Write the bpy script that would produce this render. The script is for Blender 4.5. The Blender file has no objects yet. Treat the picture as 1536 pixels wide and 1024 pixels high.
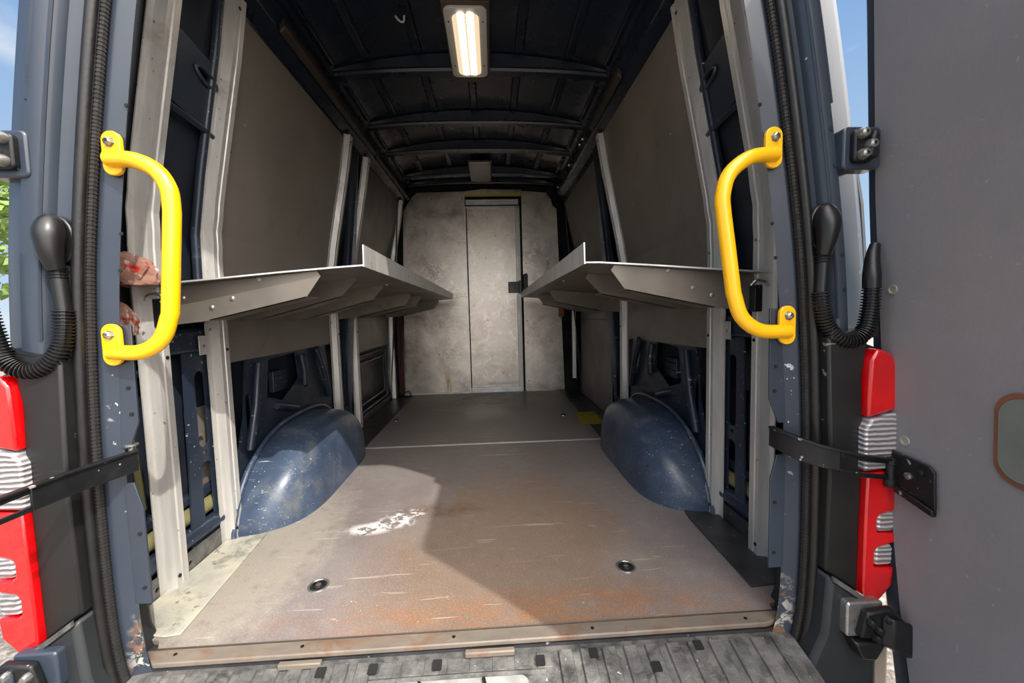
import bpy, bmesh, math, random
from mathutils import Vector, Matrix
random.seed(7)
C = bpy.context.scene.collection
PI = math.pi

# ------------------------------------------------------------------ materials
def lin(c):
    return tuple(((v/255)/12.92 if v/255 <= .04045 else ((v/255+.055)/1.055)**2.4) for v in c)+(1,)

class NT:
    def __init__(s, name):
        s.m = bpy.data.materials.new(name); s.m.use_nodes = True
        s.t = s.m.node_tree; s.n = s.t.nodes; s.l = s.t.links
        s.b = s.n['Principled BSDF']
        s.co = s.n.new('ShaderNodeTexCoord')
    def map(s, sc=(1, 1, 1), rot=(0, 0, 0)):
        m = s.n.new('ShaderNodeMapping'); m.inputs['Scale'].default_value = sc
        m.inputs['Rotation'].default_value = rot
        s.l.new(s.co.outputs['Object'], m.inputs['Vector']); return m.outputs[0]
    def noise(s, scale, vec=None, detail=5, rough=.6, dist=0):
        n = s.n.new('ShaderNodeTexNoise'); n.inputs['Scale'].default_value = scale
        n.inputs['Detail'].default_value = detail; n.inputs['Roughness'].default_value = rough
        n.inputs['Distortion'].default_value = dist
        s.l.new(vec if vec is not None else s.map(), n.inputs['Vector']); return n.outputs['Fac']
    def ramp(s, fac, a, b, va=0., vb=1.):
        r = s.n.new('ShaderNodeMapRange'); r.inputs[1].default_value = a; r.inputs[2].default_value = b
        r.inputs[3].default_value = va; r.inputs[4].default_value = vb
        s.l.new(fac, r.inputs[0]); return r.outputs[0]
    def mix(s, f, a, b):
        m = s.n.new('ShaderNodeMix'); m.data_type = 'RGBA'
        if isinstance(f, float): m.inputs[0].default_value = f
        else: s.l.new(f, m.inputs[0])
        for i, v in ((6, a), (7, b)):
            if isinstance(v, tuple): m.inputs[i].default_value = v
            else: s.l.new(v, m.inputs[i])
        return m.outputs[2]
    def math(s, op, a, b=0.):
        m = s.n.new('ShaderNodeMath'); m.operation = op
        for i, v in enumerate((a, b)):
            if isinstance(v, (int, float)): m.inputs[i].default_value = v
            else: s.l.new(v, m.inputs[i])
        return m.outputs[0]
    def blob(s, x, y, rx, ry, z=0., rz=1.):
        # a patch with its own shape on the surface
        m = s.n.new('ShaderNodeMapping')
        m.inputs['Location'].default_value = (-x/rx, -y/ry, -z/rz); m.inputs['Scale'].default_value = (1/rx, 1/ry, 1/rz)
        s.l.new(s.co.outputs['Object'], m.inputs['Vector'])
        v = s.n.new('ShaderNodeVectorMath'); v.operation = 'LENGTH'; s.l.new(m.outputs[0], v.inputs[0])
        return s.ramp(v.outputs['Value'], 1., .35)
    def scratches(s, scale, rot, th=.74, stretch=26):
        v = s.map((scale, scale*stretch/10, scale*stretch/10) if rot is None else (scale, scale*stretch, scale*stretch), rot or (0, 0, 0))
        return s.ramp(s.noise(1., v, 2, .5, .4), th, th+.03)
    def bump(s, h, st, d=.003):
        b = s.n.new('ShaderNodeBump'); b.inputs['Strength'].default_value = st; b.inputs['Distance'].default_value = d
        s.l.new(h, b.inputs['Height']); s.l.new(b.outputs[0], s.b.inputs['Normal'])
    def out(s, col, rough, metal=0.):
        for k, v in (('Base Color', col), ('Roughness', rough), ('Metallic', metal)):
            if isinstance(v, (tuple, float, int)): s.b.inputs[k].default_value = v
            else: s.l.new(v, s.b.inputs[k])
        return s.m

def pm(name, c1, c2=None, sc=6, rough=.5, metal=0., bump=.1, speck=None, speck_n=.68, speck_s=60, scr=None, scrc=None, dust=None, dust_t=.55, stretch=(1, 1, 1), coat=0):
    t = NT(name); c2 = c2 or c1
    n = t.noise(sc, t.map(stretch))
    col = t.mix(t.ramp(n, .35, .65), lin(c1), lin(c2))
    if dust:
        col = t.mix(t.math('MULTIPLY', t.ramp(t.noise(sc*.7+2, None, 8, .7, .5), dust_t, dust_t+.14), .75), col, lin(dust))
    if scr:
        for i, r in enumerate(((.3, .5, .2), (.9, 1.9, .4), (2.2, .4, 1.3))):
            col = t.mix(t.scratches(3.2*scr, r, .72, 18), col, lin(scrc or (190, 190, 190)))
    if speck:
        col = t.mix(t.ramp(t.noise(speck_s, None, 2, .5), speck_n, speck_n+.03), col, lin(speck))
    r = t.ramp(t.noise(sc*2.3, t.map(stretch)), .3, .7, rough*.8, min(1, rough*1.25))
    if bump: t.bump(t.noise(sc*6, t.map(stretch)), bump)
    if coat: t.b.inputs['Coat Weight'].default_value = coat
    return t.out(col, r, metal)

M = {}
M['paint'] = pm('dark_blue_paint', (43, 50, 61), (49, 57, 69), 3, .33, 0, .03, speck=(170, 178, 186), speck_n=.765, speck_s=45, coat=.25)
def mk_worn():
    t = NT('dark_blue_paint_with_chipped_corners')
    c = t.mix(t.ramp(t.noise(3), .35, .65), lin((43, 50, 61)), lin((49, 57, 69)))
    c = t.mix(t.ramp(t.noise(45, None, 2, .5), .765, .795), c, lin((170, 178, 186)))
    n = t.noise(28, None, 6, .7, .5)
    for x in (-.765, .775):
        k = t.math('MULTIPLY', t.blob(x, 0, .05, 1., .64, .17), t.ramp(n, .50, .54))
        c = t.mix(k, c, lin((164, 160, 150)))
        k = t.math('MULTIPLY', t.blob(x, 0, .05, 1., .67, .12), t.ramp(t.noise(17), .52, .58))
        c = t.mix(k, c, lin((120, 88, 62)))
        k = t.math('MULTIPLY', t.blob(x, 0, .04, 1., 1.2, .30), t.ramp(t.noise(60, None, 3), .64, .67))
        c = t.mix(k, c, lin((186, 190, 194)))
    t.b.inputs['Coat Weight'].default_value = .25
    return t.out(c, .34)
M['paint_worn'] = mk_worn()
M['paint_in'] = pm('dark_blue_inner_paint', (30, 38, 50), (38, 47, 62), 4, .36, 0, .05, speck=(165, 170, 175), speck_n=.735, speck_s=55, scr=1.2, scrc=(150, 155, 160), dust=(86, 88, 88), dust_t=.60)
M['roof_paint'] = pm('blue_black_roof_paint', (26, 33, 46), (32, 40, 54), 3, .28, 0, .02)
M['skin_dark'] = pm('outer_skin_darkened_for_shade', (20, 25, 33), (27, 33, 43), 3, .4, 0, .03)  # body colour darkened to stand for the shade behind the wall frames
M['arch'] = pm('scuffed_blue_arch_paint', (48, 60, 78), (64, 78, 99), 7, .34, 0, .12, speck=(200, 205, 210), speck_n=.715, speck_s=95, scr=4.5, scrc=(185, 190, 196), dust=(104, 106, 104), dust_t=.54)
M['alu'] = pm('weathered_aluminium', (182, 180, 176), (202, 199, 194), 5, .40, .4, .08, dust=(152, 145, 136), dust_t=.57, stretch=(6, 6, .7), speck=(120, 104, 96), speck_n=.72, speck_s=50)
M['alu_bright'] = pm('cut_aluminium_edge', (214, 214, 214), (190, 190, 190), 9, .35, .5, .03)
M['shelf'] = pm('grey_folded_sheet', (104, 99, 93), (118, 112, 105), 3, .38, .35, .06, scr=1, scrc=(150, 146, 140), dust=(82, 74, 66), dust_t=.6)
M['bracket'] = pm('grey_bracket_sheet', (106, 100, 92), (122, 115, 106), 4, .38, .4, .06, dust=(84, 76, 68), dust_t=.6)
M['panel'] = pm('grey_brown_lining_board', (116, 109, 102), (127, 120, 112), 2.2, .42, .1, .05, speck=(160, 156, 150), speck_n=.755, speck_s=30, scr=1, scrc=(140, 136, 130), dust=(98, 90, 82), dust_t=.58)
M['yellow'] = pm('yellow_enamel', (250, 184, 8), (252, 192, 14), 4, .3, 0, .03, dust=(196, 140, 20), dust_t=.68, coat=.4)
M['rubber'] = pm('black_rubber', (15, 15, 15), (22, 21, 20), 14, .4, 0, .2, dust=(40, 36, 33), dust_t=.6)
M['rubber_rib'] = pm('dusty_rubber_edge', (15, 14, 13), (27, 23, 20), 20, .7, 0, .3)
M['plastic'] = pm('black_plastic', (15, 15, 16), (19, 19, 19), 6, .36, 0, .05)
M['clad'] = pm('dark_grey_cladding', (17, 17, 17), (21, 21, 20), 5, .5, 0, .05, scr=.5, scrc=(110, 110, 106))
M['bumper'] = pm('charcoal_bumper_plastic', (28, 31, 34), (34, 37, 40), 6, .5, 0, .08, dust=(54, 54, 52), dust_t=.63)
M['blackmetal'] = pm('black_steel', (18, 19, 21), (30, 31, 33), 14, .4, .3, .15, speck=(150, 150, 148), speck_n=.70, speck_s=50)
M['steel'] = pm('zinc_steel', (176, 176, 172), (140, 140, 138), 20, .3, .8, .05)
M['white_frame'] = pm('white_lamp_frame', (206, 204, 200), (196, 194, 190), 8, .4, 0, .02)
M['lens_off'] = pm('frosted_lens', (176, 172, 166), (166, 162, 156), 8, .3, 0, .02)
M['brownplate'] = pm('brown_grey_plate', (98, 84, 72), (78, 68, 58), 9, .5, .2, .05)
M['trim'] = pm('rusty_floor_edge', (106, 98, 90), (124, 113, 101), 7, .5, .1, .2, dust=(112, 78, 56), dust_t=.52, stretch=(1, 3, 1))
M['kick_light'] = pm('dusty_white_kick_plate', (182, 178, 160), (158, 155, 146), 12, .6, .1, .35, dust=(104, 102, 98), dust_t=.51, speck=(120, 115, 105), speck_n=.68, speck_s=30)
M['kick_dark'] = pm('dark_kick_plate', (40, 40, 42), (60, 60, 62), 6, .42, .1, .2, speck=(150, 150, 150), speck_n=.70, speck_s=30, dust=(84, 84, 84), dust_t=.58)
M['sill'] = pm('worn_step_pad', (76, 76, 75), (112, 110, 107), 26, .42, .2, .5, speck=(185, 185, 182), speck_n=.73, speck_s=60, dust=(40, 39, 38), dust_t=.52)
M['sill_white'] = pm('worn_white_latch_metal', (160, 162, 156), (112, 114, 110), 12, .4, .3, .3, dust=(120, 118, 96), dust_t=.56)
M['hole'] = pm('dark_recess', (12, 12, 13), None, 3, .8, 0, 0)
M['olive'] = pm('olive_wax_coat', (112, 108, 74), (128, 122, 84), 7, .35, 0, .1, dust=(76, 84, 88), dust_t=.55)
M['yellow_tape'] = pm('yellow_tape', (196, 180, 48), (176, 160, 40), 7, .5, 0, .05)
M['yellow_label'] = pm('yellow_sticker', (158, 142, 30), (142, 128, 34), 12, .5, 0, .05, dust=(88, 80, 50), dust_t=.56)
M['orange'] = pm('orange_bracket_paint', (176, 98, 38), (150, 82, 34), 12, .5, 0, .1)
M['redcable'] = pm('dark_red_cable', (88, 36, 32), (60, 28, 26), 12, .5, 0, .1)
M['conduit'] = pm('brown_conduit', (52, 45, 38), (62, 54, 46), 6, .5, 0, .05)
M['leaf'] = pm('leaf_green', (112, 138, 62), (86, 112, 48), 3, .5, 0, 0)
M['bark'] = pm('bark', (90, 76, 62), (70, 58, 48), 8, .9, 0, .3)
M['caulk'] = pm('pale_plug', (150, 146, 134), (138, 134, 122), 20, .5, 0, .1)
M['hatch'] = pm('grey_green_pocket', (98, 104, 98), (110, 116, 110), 8, .5, 0, .1)
M['rust'] = pm('rusty_ring', (128, 78, 52), (104, 62, 42), 12, .6, 0, .2)
M['side_dust'] = pm('dusty_tan_bumper_side', (142, 130, 116), (156, 144, 130), 8, .6, 0, .1)
M['body_light'] = pm('pale_reflecting_side_paint', (120, 132, 150), (132, 144, 160), 3, .2, .0, .01, coat=.8)

def mk_red():
    t = NT('red_lens'); n = t.noise(9)
    t.bump(t.noise(70), .4)
    t.b.inputs['Coat Weight'].default_value = 1
    return t.out(t.mix(t.ramp(n, .3, .7), lin((214, 2, 8)), lin((176, 2, 8))), .16, .0)
M['red'] = mk_red()
def mk_clear():
    t = NT('clear_ribbed_lens')
    w = t.n.new('ShaderNodeTexWave'); w.bands_direction = 'Z'; w.inputs['Scale'].default_value = 28; w.inputs['Distortion'].default_value = 2.
    t.l.new(t.map(), w.inputs['Vector'])
    t.bump(w.outputs['Fac'], .8, .004)
    t.b.inputs['Coat Weight'].default_value = 1
    return t.out(t.mix(w.outputs['Fac'], lin((120, 116, 118)), lin((196, 192, 192))), .14, .25)
M['clear'] = mk_clear()
def mk_emit():
    # two rows of LEDs behind a warm diffuser
    t = NT('lit_led_diffuser')
    sp = t.n.new('ShaderNodeSeparateXYZ'); t.l.new(t.co.outputs['Object'], sp.inputs[0])
    row = t.ramp(t.math('ABSOLUTE', t.math('SUBTRACT', t.math('ABSOLUTE', sp.outputs['X']), .020)), .016, .004)
    dot = t.ramp(t.math('SINE', t.math('MULTIPLY', sp.outputs['Y'], 300.)), -1., .6, .12, 1.)
    st = t.math('ADD', t.math('MULTIPLY', t.math('MULTIPLY', row, dot), LAMP), .92)
    t.l.new(st, t.b.inputs['Emission Strength'])
    t.l.new(t.mix(row, lin((255, 226, 184)), lin((255, 240, 214))), t.b.inputs['Emission Color'])
    return t.out(lin((120, 112, 100)), .4)
LAMP = 42.
M['lamp'] = mk_emit()

def mk_bulk():
    t = NT('galvanised_bulkhead_sheet')
    a = t.noise(3.2, t.map((1, 1, 1)), 8, .65, .6); b = t.noise(14, None, 6, .7, .8)
    col = t.mix(t.ramp(a, .34, .68), lin((150, 142, 132)), lin((206, 198, 188)))
    col = t.mix(t.math('MULTIPLY', t.ramp(b, .52, .66), .42), col, lin((222, 214, 204)))
    col = t.mix(t.math('MULTIPLY', t.ramp(t.noise(40, None, 3), .68, .71), .8), col, lin((70, 60, 54)))
    st = t.math('MULTIPLY', t.blob(-.40, 3.15, .05, 1., .08, .16), t.ramp(t.noise(30, t.map((3, 3, .3))), .45, .6))
    col = t.mix(st, col, lin((150, 112, 50)))
    for x, z, rx, rz in ((-.52, 1.25, .2, .14), (-.25, 1.0, .12, .05), (-.4, .42, .2, .1), (-.55, 1.62, .05, .03)):
        m_ = t.math('MULTIPLY', t.blob(x, 3.15, rx, 1., z, rz), t.ramp(t.noise(34, t.map((1, 1, 2.2)), 6, .7), .54, .58))
        col = t.mix(t.math('MULTIPLY', m_, .75), col, lin((84, 70, 60)))
    t.bump(b, .12)
    return t.out(col, t.ramp(a, .3, .7, .26, .44), .93)
M['bulk'] = mk_bulk()

def mk_floor():
    t = NT('worn_plywood_floor')
    a = t.noise(2.4, t.map((1, 1, 1)), 8, .62, .5); f = t.noise(22, None, 8, .7); g = t.noise(5, t.map((1, .5, 1)), 6, .6, .6)
    weave = t.noise(210, t.map((1, 1, 1), (0, 0, .7)), 2)
    base = t.mix(t.ramp(a, .32, .66), lin((104, 97, 96)), lin((124, 116, 114)))
    warm = t.math('MULTIPLY', t.ramp(t.math('ADD', t.blob(.12, .35, .62, 1.0), t.ramp(g, .3, .7, -.35, .35)), .25, .85), .55)
    base = t.mix(warm, base, lin((122, 96, 70)))
    far = t.blob(0, 3.0, .95, 1.6)
    base = t.mix(t.math('MULTIPLY', far, .5), base, lin((98, 86, 76)))
    # brown water stain in front of the bulkhead
    st = t.math('MULTIPLY', t.blob(.05, 2.85, .62, .48), t.ramp(t.noise(7, None, 8, .7, 1.), .42, .56))
    base = t.mix(t.math('MULTIPLY', st, .8), base, lin((70, 48, 30)))
    st2 = t.math('MULTIPLY', t.blob(-.15, .68, .22, .07), t.ramp(t.noise(9), .4, .55))
    base = t.mix(t.math('MULTIPLY', st2, .7), base, lin((92, 66, 44)))
    # rust-coloured stripe behind the rear edge
    r2 = t.math('MULTIPLY', t.blob(.2, .1, .9, .10), t.ramp(t.noise(8, t.map((1, 4, 1)), 6, .7), .42, .6))
    base = t.mix(t.math('MULTIPLY', r2, .7), base, lin((140, 92, 58)))
    # white paint smear
    for (x, y, rx, ry, th) in ((-.42, .56, .10, .05, .46), (-.34, .60, .10, .055, .50), (-.30, .66, .09, .05, .54), (-.30, .16, .34, .1, .70), (-.52, .22, .2, .12, .70)):
        w = t.math('MULTIPLY', t.blob(x, y, rx, ry), t.ramp(t.noise(30, t.map((1, 1, 1), (0, 0, .5)), 5, .65, .4), th-.02, th+.02))
        base = t.mix(t.math('MULTIPLY', w, .9), base, lin((226, 224, 222)))
    du = t.math('MULTIPLY', t.ramp(t.math('ADD', t.blob(-.72, .45, .28, .75), t.ramp(f, .3, .7, -.3, .3)), .25, .9), .6)
    base = t.mix(du, base, lin((152, 145, 131)))
    for sc, r, c in ((2.2, (0, 0, .4), (208, 196, 176)), (3., (0, 0, 1.5), (196, 176, 150)), (2.6, (0, 0, 2.3), (110, 88, 68)), (4., (0, 0, .9), (214, 204, 190))):
        base = t.mix(t.math('MULTIPLY', t.scratches(sc, r, .70, 16), .3), base, lin(c))
    base = t.mix(t.math('MULTIPLY', t.ramp(f, .54, .70), .2), base, lin((160, 148, 134)))
    base = t.mix(t.math('MULTIPLY', t.ramp(f, .46, .32), .3), base, lin((96, 78, 62)))
    base = t.mix(t.math('MULTIPLY', t.ramp(weave, .5, .66), .16), base, lin((200, 188, 172)))
    base = t.mix(t.ramp(t.noise(55, None, 2), .755, .765), base, lin((190, 186, 180)))
    t.bump(weave, .25, .002)
    return t.out(base, t.ramp(a, .3, .7, .42, .6), 0.)
M['floor'] = mk_floor()

def mk_ground():
    t = NT('pale_gravel')
    n = t.noise(38, None, 8, .75); v = t.n.new('ShaderNodeTexVoronoi'); v.inputs['Scale'].default_value = 26
    t.l.new(t.map(), v.inputs['Vector'])
    c = t.mix(t.ramp(n, .38, .62), lin((108, 101, 94)), lin((182, 174, 165)))
    c = t.mix(t.math('MULTIPLY', t.ramp(v.outputs['Distance'], .45, .7), .6), c, lin((96, 88, 80)))
    t.bump(n, 1., .02)
    return t.out(c, .9)
M['ground'] = mk_ground()

def mk_doorpanel():
    t = NT('grey_door_lining')
    a = t.noise(4, None, 6); 
    c = t.mix(t.ramp(a, .3, .7), lin((122, 120, 122)), lin((132, 129, 131)))
    for (y, z, ry, rz, th) in ((-.17, .66, .05, .035, .48), (-.2, .30, .045, .03, .5), (-.2, .06, .06, .03, .5), (-.22, -.02, .04, .03, .52), (-.12, .9, .05, .02, .55), (-.24, 1.25, .03, .03, .5), (-.22, .18, .04, .04, .55)):
        w = t.math('MULTIPLY', t.blob(.98, y, 1., ry, z, rz), t.ramp(t.noise(34, t.map((1, 1, 1), (.5, 0, 0)), 4, .6, .4), th, th+.05))
        c = t.mix(t.math('MULTIPLY', w, .7), c, lin((184, 178, 170)))
    c = t.mix(t.math('MULTIPLY', t.scratches(3, (1.2, .3, 0), .72, 16), .5), c, lin((160, 156, 152)))
    t.bump(t.noise(160, None, 2), .1)
    return t.out(c, .55)
M['doorpanel'] = mk_doorpanel()

def mk_bag():
    t = NT('clear_red_plastic_film')
    t.b.inputs['Transmission Weight'].default_value = .35
    c = t.mix(t.ramp(t.noise(16, None, 3, .5, 1.), .58, .66), lin((178, 134, 118)), lin((190, 40, 32)))
    t.bump(t.noise(40), .6)
    return t.out(c, .25)
M['bag'] = mk_bag()

# ------------------------------------------------------------------ mesh helpers
class MB:
    def __init__(s): s.v = []; s.f = []
    def add(s, vs, fs):
        o = len(s.v); s.v += [tuple(v) for v in vs]; s.f += [tuple(i+o for i in f) for f in fs]; return s
    def box(s, x0, x1, y0, y1, z0, z1):
        vs = [(x, y, z) for x in (x0, x1) for y in (y0, y1) for z in (z0, z1)]
        return s.add(vs, [(0, 1, 3, 2), (4, 6, 7, 5), (0, 4, 5, 1), (2, 3, 7, 6), (0, 2, 6, 4), (1, 5, 7, 3)])
    def hexa(s, a, b):   # two quads of 4 points
        return s.add(list(a)+list(b), [(0, 1, 2, 3), (7, 6, 5, 4), (0, 4, 5, 1), (1, 5, 6, 2), (2, 6, 7, 3), (3, 7, 4, 0)])
    def prism(s, pts, fn, w0, w1):   # polygon in (u,v) extruded in w through fn
        n = len(pts); a = [fn(u, v, w0) for u, v in pts]; b = [fn(u, v, w1) for u, v in pts]
        return s.add(a+b, [tuple(range(n)), tuple(range(2*n-1, n-1, -1))]+[(i, n+i, n+(i+1) % n, (i+1) % n) for i in range(n)])
    def loft(s, secs, closed=False, caps=False):
        n = len(secs[0]); vs = [p for q in secs for p in q]; fs = []
        for i in range(len(secs)-1):
            for j in range(n if closed else n-1):
                a = i*n+j; b = i*n+(j+1) % n; fs.append((a, b, b+n, a+n))
        if caps: fs += [tuple(range(n)), tuple(range(len(vs)-1, len(vs)-1-n, -1))]
        return s.add(vs, fs)
    def tube(s, path, r, n=12, caps=True):
        path = [Vector(p) for p in path]; secs = []; up = None
        rr = r if isinstance(r, (list, tuple)) else [r]*len(path)
        for i, p in enumerate(path):
            d = (path[min(i+1, len(path)-1)]-path[max(i-1, 0)]).normalized()
            if up is None:
                up = Vector((0, 0, 1)) if abs(d.z) < .9 else Vector((0, 1, 0))
            up = (up-d*up.dot(d)).normalized(); q = d.cross(up)
            secs.append([tuple(p+(up*math.cos(a)+q*math.sin(a))*rr[i]) for a in (2*PI*k/n for k in range(n))])
        return s.loft(secs, True, caps)
    def band(s, path, w, t, up=(0, 0, 1)):   # flat strip: w along up, t thick
        path = [Vector(p) for p in path]; secs = []; u = Vector(up)
        for i, p in enumerate(path):
            d = (path[min(i+1, len(path)-1)]-path[max(i-1, 0)]).normalized(); q = d.cross(u).normalized()
            ww = w[i] if isinstance(w, (list, tuple)) else w
            secs.append([tuple(p+u*ww/2*a+q*t/2*b) for a, b in ((-1, -1), (1, -1), (1, 1), (-1, 1))])
        return s.loft(secs, True, True)
    def lathe(s, c, prof, ax=(0, 0, 1), n=18):
        ax = Vector(ax).normalized(); u = ax.orthogonal().normalized(); w = ax.cross(u); c = Vector(c)
        secs = [[tuple(c+ax*h+(u*math.cos(a)+w*math.sin(a))*r) for a in (2*PI*k/n for k in range(n))] for r, h in prof]
        return s.loft(secs, True, True)
    def build(s, name, mat, parent=None, smooth=False, bevel=0, solid=0, seg=2, subs=0, kind=None):
        o = Vector(ROOTLOC.get(parent.name, (0, 0, 0))) if parent else Vector((0, 0, 0))
        me = bpy.data.meshes.new(name); me.from_pydata([tuple(Vector(v)-o) for v in s.v], [], s.f)
        bm = bmesh.new(); bm.from_mesh(me); bmesh.ops.remove_doubles(bm, verts=bm.verts, dist=1e-5)
        bmesh.ops.recalc_face_normals(bm, faces=bm.faces); bm.to_mesh(me); bm.free()
        me.materials.append(M[mat])
        ob = bpy.data.objects.new(name, me); C.objects.link(ob)
        if parent:
            ob.parent = parent; ROOTLOC[ob.name] = tuple(o)
        if solid:
            q = ob.modifiers.new('s', 'SOLIDIFY'); q.thickness = solid; q.offset = 0
        if bevel:
            q = ob.modifiers.new('b', 'BEVEL'); q.width = bevel; q.segments = seg; q.limit_method = 'ANGLE'; q.angle_limit = .6
        if subs:
            q = ob.modifiers.new('u', 'SUBSURF'); q.levels = subs; q.render_levels = subs
        if smooth or bevel or subs:
            me.polygons.foreach_set('use_smooth', [True]*len(me.polygons))
            if not subs and hasattr(me, 'set_sharp_from_angle'): me.set_sharp_from_angle(angle=.7)
        if kind: ob['kind'] = kind
        return ob
ROOTLOC = {}
def thing(name, label, cat, loc, group=None):
    o = bpy.data.objects.new(name, None); C.objects.link(o); o.location = loc; ROOTLOC[o.name] = tuple(loc)
    o.empty_display_size = .05
    o['label'] = label; o['category'] = cat
    if group: o['group'] = group
    return o
def struct(name, label, cat, loc=(0, 0, 0)):
    o = bpy.data.objects.new(name, None); C.objects.link(o); o.location = loc; ROOTLOC[o.name] = tuple(loc)
    o['kind'] = 'structure'; o['label'] = label; o['category'] = cat
    return o
def part_empty(name, parent):
    o = bpy.data.objects.new(name, None); C.objects.link(o); o.parent = parent; ROOTLOC[o.name] = ROOTLOC[parent.name]; o.empty_display_size = .05
    return o
def lab(o, label): o['label'] = label; return o

def smoothpath(pts, n=8):
    pts = [Vector(p) for p in pts]; out = []
    P = [pts[0]*2-pts[1]]+pts+[pts[-1]*2-pts[-2]]
    for i in range(1, len(P)-2):
        for k in range(n):
            t = k/n
            out.append(.5*((2*P[i])+(P[i+1]-P[i-1])*t+(2*P[i-1]-5*P[i]+4*P[i+1]-P[i+2])*t*t+(3*P[i]-P[i-1]-3*P[i+1]+P[i+2])*t**3))
    out.append(pts[-1]); return out
def interp(tab, z):
    if z <= tab[0][0]: return tab[0][1]
    for (a, x), (b, y) in zip(tab, tab[1:]):
        if z <= b: return x+(y-x)*(z-a)/(b-a)
    return tab[-1][1]
def rrect(u0, u1, v0, v1, r, n=5):
    out = []
    for (cu, cv, a0) in ((u1-r, v1-r, 0), (u0+r, v1-r, 90), (u0+r, v0+r, 180), (u1-r, v0+r, 270)):
        for k in range(n+1):
            a = math.radians(a0+90*k/n); out.append((cu+r*math.cos(a), cv+r*math.sin(a)))
    return out

def plate(name, outer, holes, fn, thick, mat, parent, bevel=0, kind=None):
    """flat sheet with real holes; (u,v,w) mapped through fn"""
    cu = bpy.data.curves.new('t', 'CURVE'); cu.dimensions = '2D'; cu.fill_mode = 'BOTH'; cu.extrude = thick/2
    for loop in [outer]+holes:
        sp = cu.splines.new('POLY'); sp.points.add(len(loop)-1); sp.use_cyclic_u = True
        for i, (u, v) in enumerate(loop): sp.points[i].co = (u, v, 0, 1)
    ob = bpy.data.objects.new('t', cu); C.objects.link(ob)
    me = bpy.data.meshes.new_from_object(ob.evaluated_get(bpy.context.evaluated_depsgraph_get()))
    mb = MB(); mb.add([fn(*v.co) for v in me.vertices], [tuple(p.vertices) for p in me.polygons])
    bpy.data.objects.remove(ob); bpy.data.meshes.remove(me)
    return mb.build(name, mat, parent, bevel=bevel, kind=kind)

# ------------------------------------------------------------------ profiles of the vehicle
XS = [(-.5, .97), (-.15, .99), (.1, 1.0), (.9, 1.0), (1.05, .985), (1.27, .94), (1.5, .885), (1.9, .80), (2.0, .77)]     # outer skin
FACE = [(0, .90), (1.02, .90), (1.12, .896), (1.22, .88), (1.45, .835), (1.7, .785), (1.93, .748)]                        # face of posts
BASE = [(z, x+.03) for z, x in FACE]
L0, L1 = 0.0, 3.15

# ------------------------------------------------------------------ setting: ground, ceiling, walls, floor, bulkhead
g = MB(); g.add([(-60, -60, -.65), (60, -60, -.65), (60, 60, -.65), (-60, 60, -.65)], [(0, 1, 2, 3)])
o = g.build('ground', 'ground'); o['kind'] = 'structure'; lab(o, 'pale sunlit gravel ground around the van'); o['category'] = 'ground'

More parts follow.
